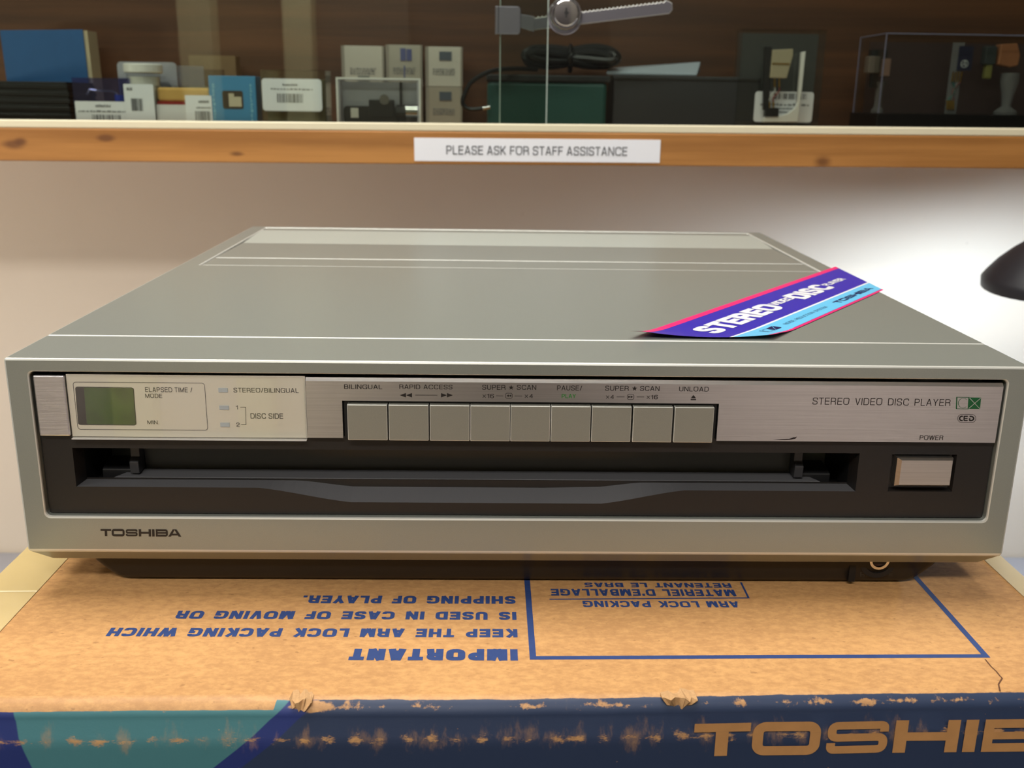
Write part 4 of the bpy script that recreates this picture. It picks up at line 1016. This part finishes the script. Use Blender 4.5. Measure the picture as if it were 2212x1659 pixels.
a, b = loc(1627,263,Yc+.017), loc(1759,199,Yc+.017)
barlabel('price_label', t, a.x, b.x, a.z, b.z, .0172, (.32,.88,.75,.95), ((.1,.93,.54,.62), (.28,.7,.42,.49), (.4,.66,.3,.37)), .003)
# large clear case with black base at the right
Yd = .60
xa, xb = P(1902,200,Y=Yd).x, .60; t = goods('display_case', 'long clear display case on a black base at the cabinet right end', 'display case', (xa+xb)/2, Yd, 0)
hw = (xb-xa)/2; zbase = P(1905,246,Y=Yd).z-fz(xa); H = P(1935,74,Y=Yd).z-fz(xa)
MB().box(-hw-.002, hw, -.003, .075, .0004, zbase).build('case_base', plain('black_gloss', (18,17,20), .2), t, bevel=.001)
m = MB(); shell(m, -hw, hw, 0, .07, zbase, H, .0012); m.build('clear_cover', acrylic, t)
m = MB()
for (x_, y_) in ((-hw, 0), (-hw, .07)): m.tube([(x_, y_, zbase), (x_, y_, H)], .0007, 6)
m.tube([(-hw,0,H),(hw,0,H)], .0007, 6); m.tube([(-hw,0,H),(-hw,.07,H)], .0007, 6); m.build('cover_edge', plain('edge_lilac', (120,116,140), .2), t)
MB().box(-hw+.008, hw-.003, .064, .066, zbase, H-.004).build('plum_backing', plain('plum_card', (62,44,46), .6), t)
xo = xa+hw
lo = lambda x, y, Y: P(x, y, Y=Y)-Vector((xo, Yd, fz(xo)))
pq = lambda L_: [(p.x, p.z) for p in L_]
def holder(name, px_, label, body, col, cat):
    a = lo(px_, 250, .63); o = thing(name, label, cat, (xo+a.x, .63, fz(xo)+zbase), 0, None, local=True); return o, a
o, a = holder('small_cartridge', 1893, 'small grey brown cartridge on a clear post inside the display case, nearest its left wall', None, None, 'cartridge')
lz = lambda x, y, Y=.63: P(x, y, Y=Y)-Vector((o.location.x, Y, o.location.z))
m = MB(); q0, q1 = lz(1873,240), lz(1905,190); m.lathe([(.006,.0002),(.006,.003),(.0035,.006),(.0035,q1.z),(.006,q1.z+.006)], (0,0,0), 20); m.build('clear_post', blister, o, smooth=True)
m = MB(); q0, q1 = lz(1870,158), lz(1897,122); m.box(q0.x, q1.x, -.006, .006, q0.z, q1.z); m.build('cartridge_body', plain('grey_brown', (104,92,84), .4), o, bevel=.0008)
m = MB(); q0, q1 = lz(1899,165), lz(1922,127); m.box(q0.x, q1.x, -.005, .005, q0.z, q1.z); m.build('stylus_guard', plain('dusty_pink', (140,108,98), .5), o, bevel=.0008)
m = MB(); q0, q1 = lz(1878,130), lz(1915,108); m.box(q0.x, q1.x, -.004, .004, q0.z, q1.z); q2 = lz(1884,235); m.box(q0.x+.003, q0.x+.010, -.003, .003, q2.z+.02, q0.z); m.build('mount', black_in, o)
# cable tag card with emblem
o, a = holder('lead_card', 2065, 'navy and clear card with gold pins and coloured leads inside the display case', None, None, 'lead set')
m = MB(); q0, q1 = lz(2040,246), lz(2085,92); m.box(q0.x, q1.x, 0, .0008, .0002, q1.z); m.build('clear_card', blister, o)
m = MB(); q0, q1 = lz(2066,152), lz(2103,100); m.box(q0.x, q1.x, -.0012, 0, q0.z, q1.z); tg = m.build('navy_tag', plain('navy_tag', (36,38,66), .4), o)
c0 = lz(2082,138); m = MB(); r_ = .0034
m.polys(stroke([(r_*math.cos(2*PI*k/24), r_*math.sin(2*PI*k/24)) for k in range(24)], .0005, True)+stroke([(-.0024,-.0018),(.0006,.0026),(.0012,-.0022)], .0005)+stroke([(-.0012,-.0009),(.0022,-.0009)], .0004), lambda u, v: Vector((c0.x+u, -.0014, c0.z+v))); m.build('emblem', white_label, tg, recalc=False)
m = MB()
for k in range(4):
    q0, q1 = lz(2055+k*6,177), lz(2059+k*6,155); m.tube([(q0.x,-.001,q0.z),(q1.x,-.001,q1.z)], .0008, 6)
    q0, q1 = lz(2045+k*4.5,237), lz(2045+k*4.5,217); m.tube([(q0.x,-.001,q0.z),(q1.x,-.001,q1.z)], .0008, 6)
m.build('gold_pins', gold, o)
for k, col_ in enumerate(((50,120,110), (60,64,90), (150,150,146), (120,44,44))):
    q0, q1 = lz(2056+k*6,177), lz(2046+k*4.5,217); m = MB(); m.tube([(q0.x+(q1.x-q0.x)*i/8+.003*math.sin(PI*i/8)*(1.5-k), -.001, q0.z+(q1.z-q0.z)*i/8) for i in range(9)], .0006, 6); m.build('lead_wire', plain('lead_%d' % k, col_, .5), o)
# copper headed cartridge on clear stand
o, a = holder('copper_cartridge', 2170, 'copper coloured cartridge on a clear stand inside the display case, by the right frame edge', None, None, 'cartridge')
m = MB(); q1 = lz(2180,158); m.lathe([(.011,.0002),(.011,.003),(.0045,.008),(.006,.02),(.009,.032),(.0085,q1.z)], (0,0,0), 24); m.build('clear_stand', blister, o, smooth=True)
m = MB(); m.prism_y(pq([lz(x, y) for x, y in ((2150,140),(2157,96),(2192,94),(2198,120),(2193,142),(2176,146))]), -.006, .006); m.build('cartridge_body', plain('copper_brown', (176,116,84), .35, .2), o, bevel=.001)
m = MB(); q0, q1 = lz(2122,140), lz(2152,100); m.box(q0.x, q1.x, -.004, .006, q0.z, q1.z); m.build('mount', plain('slate_mount', (52,58,62), .5), o, bevel=.001)
m = MB(); q0, q1 = lz(2124,170), lz(2142,140); m.box(q0.x, q1.x, -.003, .004, q0.z, q1.z); m.build('stylus_guard', plain('olive_yellow', (128,124,70), .4), o, bevel=.0008)

# ------------------------------------------------------------------ desk lamp at the right
LX, LY, LZ = .510, .48, -.0475
rot_l = Matrix.Rotation(math.radians(-6), 4, 'Y') @ Matrix.Rotation(math.radians(2.5), 4, 'X')
lamp = thing('desk_lamp', 'black desk lamp shade at the right edge shining on the wall', 'lamp', (.66, .50, CZ))
M_ = Matrix.Translation((LX, LY, LZ)) @ rot_l
m = MB(); R_ = .075
prof_ = [(R_,0),(R_,.007),(.072,.011),(.062,.022),(.050,.032),(.038,.040),(.026,.046),(.014,.050),(.0,.051)]
inner_ = [(max(r-.002,0), h-.002 if h > .009 else h) for r, h in prof_][::-1]
m.lathe(prof_+inner_, (0,0,0), 48, closed=True); m.v = [M_ @ v for v in m.v]
blk = plain('black_lamp_enamel', (26,27,34), .45); m.build('lamp_shade', blk, lamp, smooth=True, angle=40)
m = MB(); m.lathe([(.0,.042),(.012,.042),(.014,.028),(.012,.018),(.0,.014)], (0,0,0), 20); m.v = [M_ @ v for v in m.v]
bl_m = NT('lamp_bulb'); bl_m.set(**{'Base Color': (1,1,1,1), 'Emission Color': (.86,.93,1,1), 'Emission Strength': 6.0}); m.build('bulb', bl_m.m, lamp, smooth=True)
m = MB(); tp = M_ @ Vector((0,0,.049)); m.tube([tp, tp+Vector((.03,.0,.03)), Vector((.62,.495,-.02)), Vector((.65,.50,-.10)), Vector((.66,.50,-.25)), Vector((.66,.50,CZ+.01))], .007, 12); m.build('stem', blk, lamp, smooth=True)
m = MB(); m.lathe([(.075,.0003),(.078,.006),(.07,.016),(.012,.022)], (.66,.50,CZ), 40); m.build('lamp_base', blk, lamp, smooth=True, angle=40)
pt = bpy.data.lights.new('lamp_light', 'POINT'); pt.energy = 5.0; pt.color = (.72, .86, 1.0); pt.shadow_soft_size = .02
po = bpy.data.objects.new('lamp_light', pt); COL.objects.link(po); po.location = M_ @ Vector((0, 0, -.004))
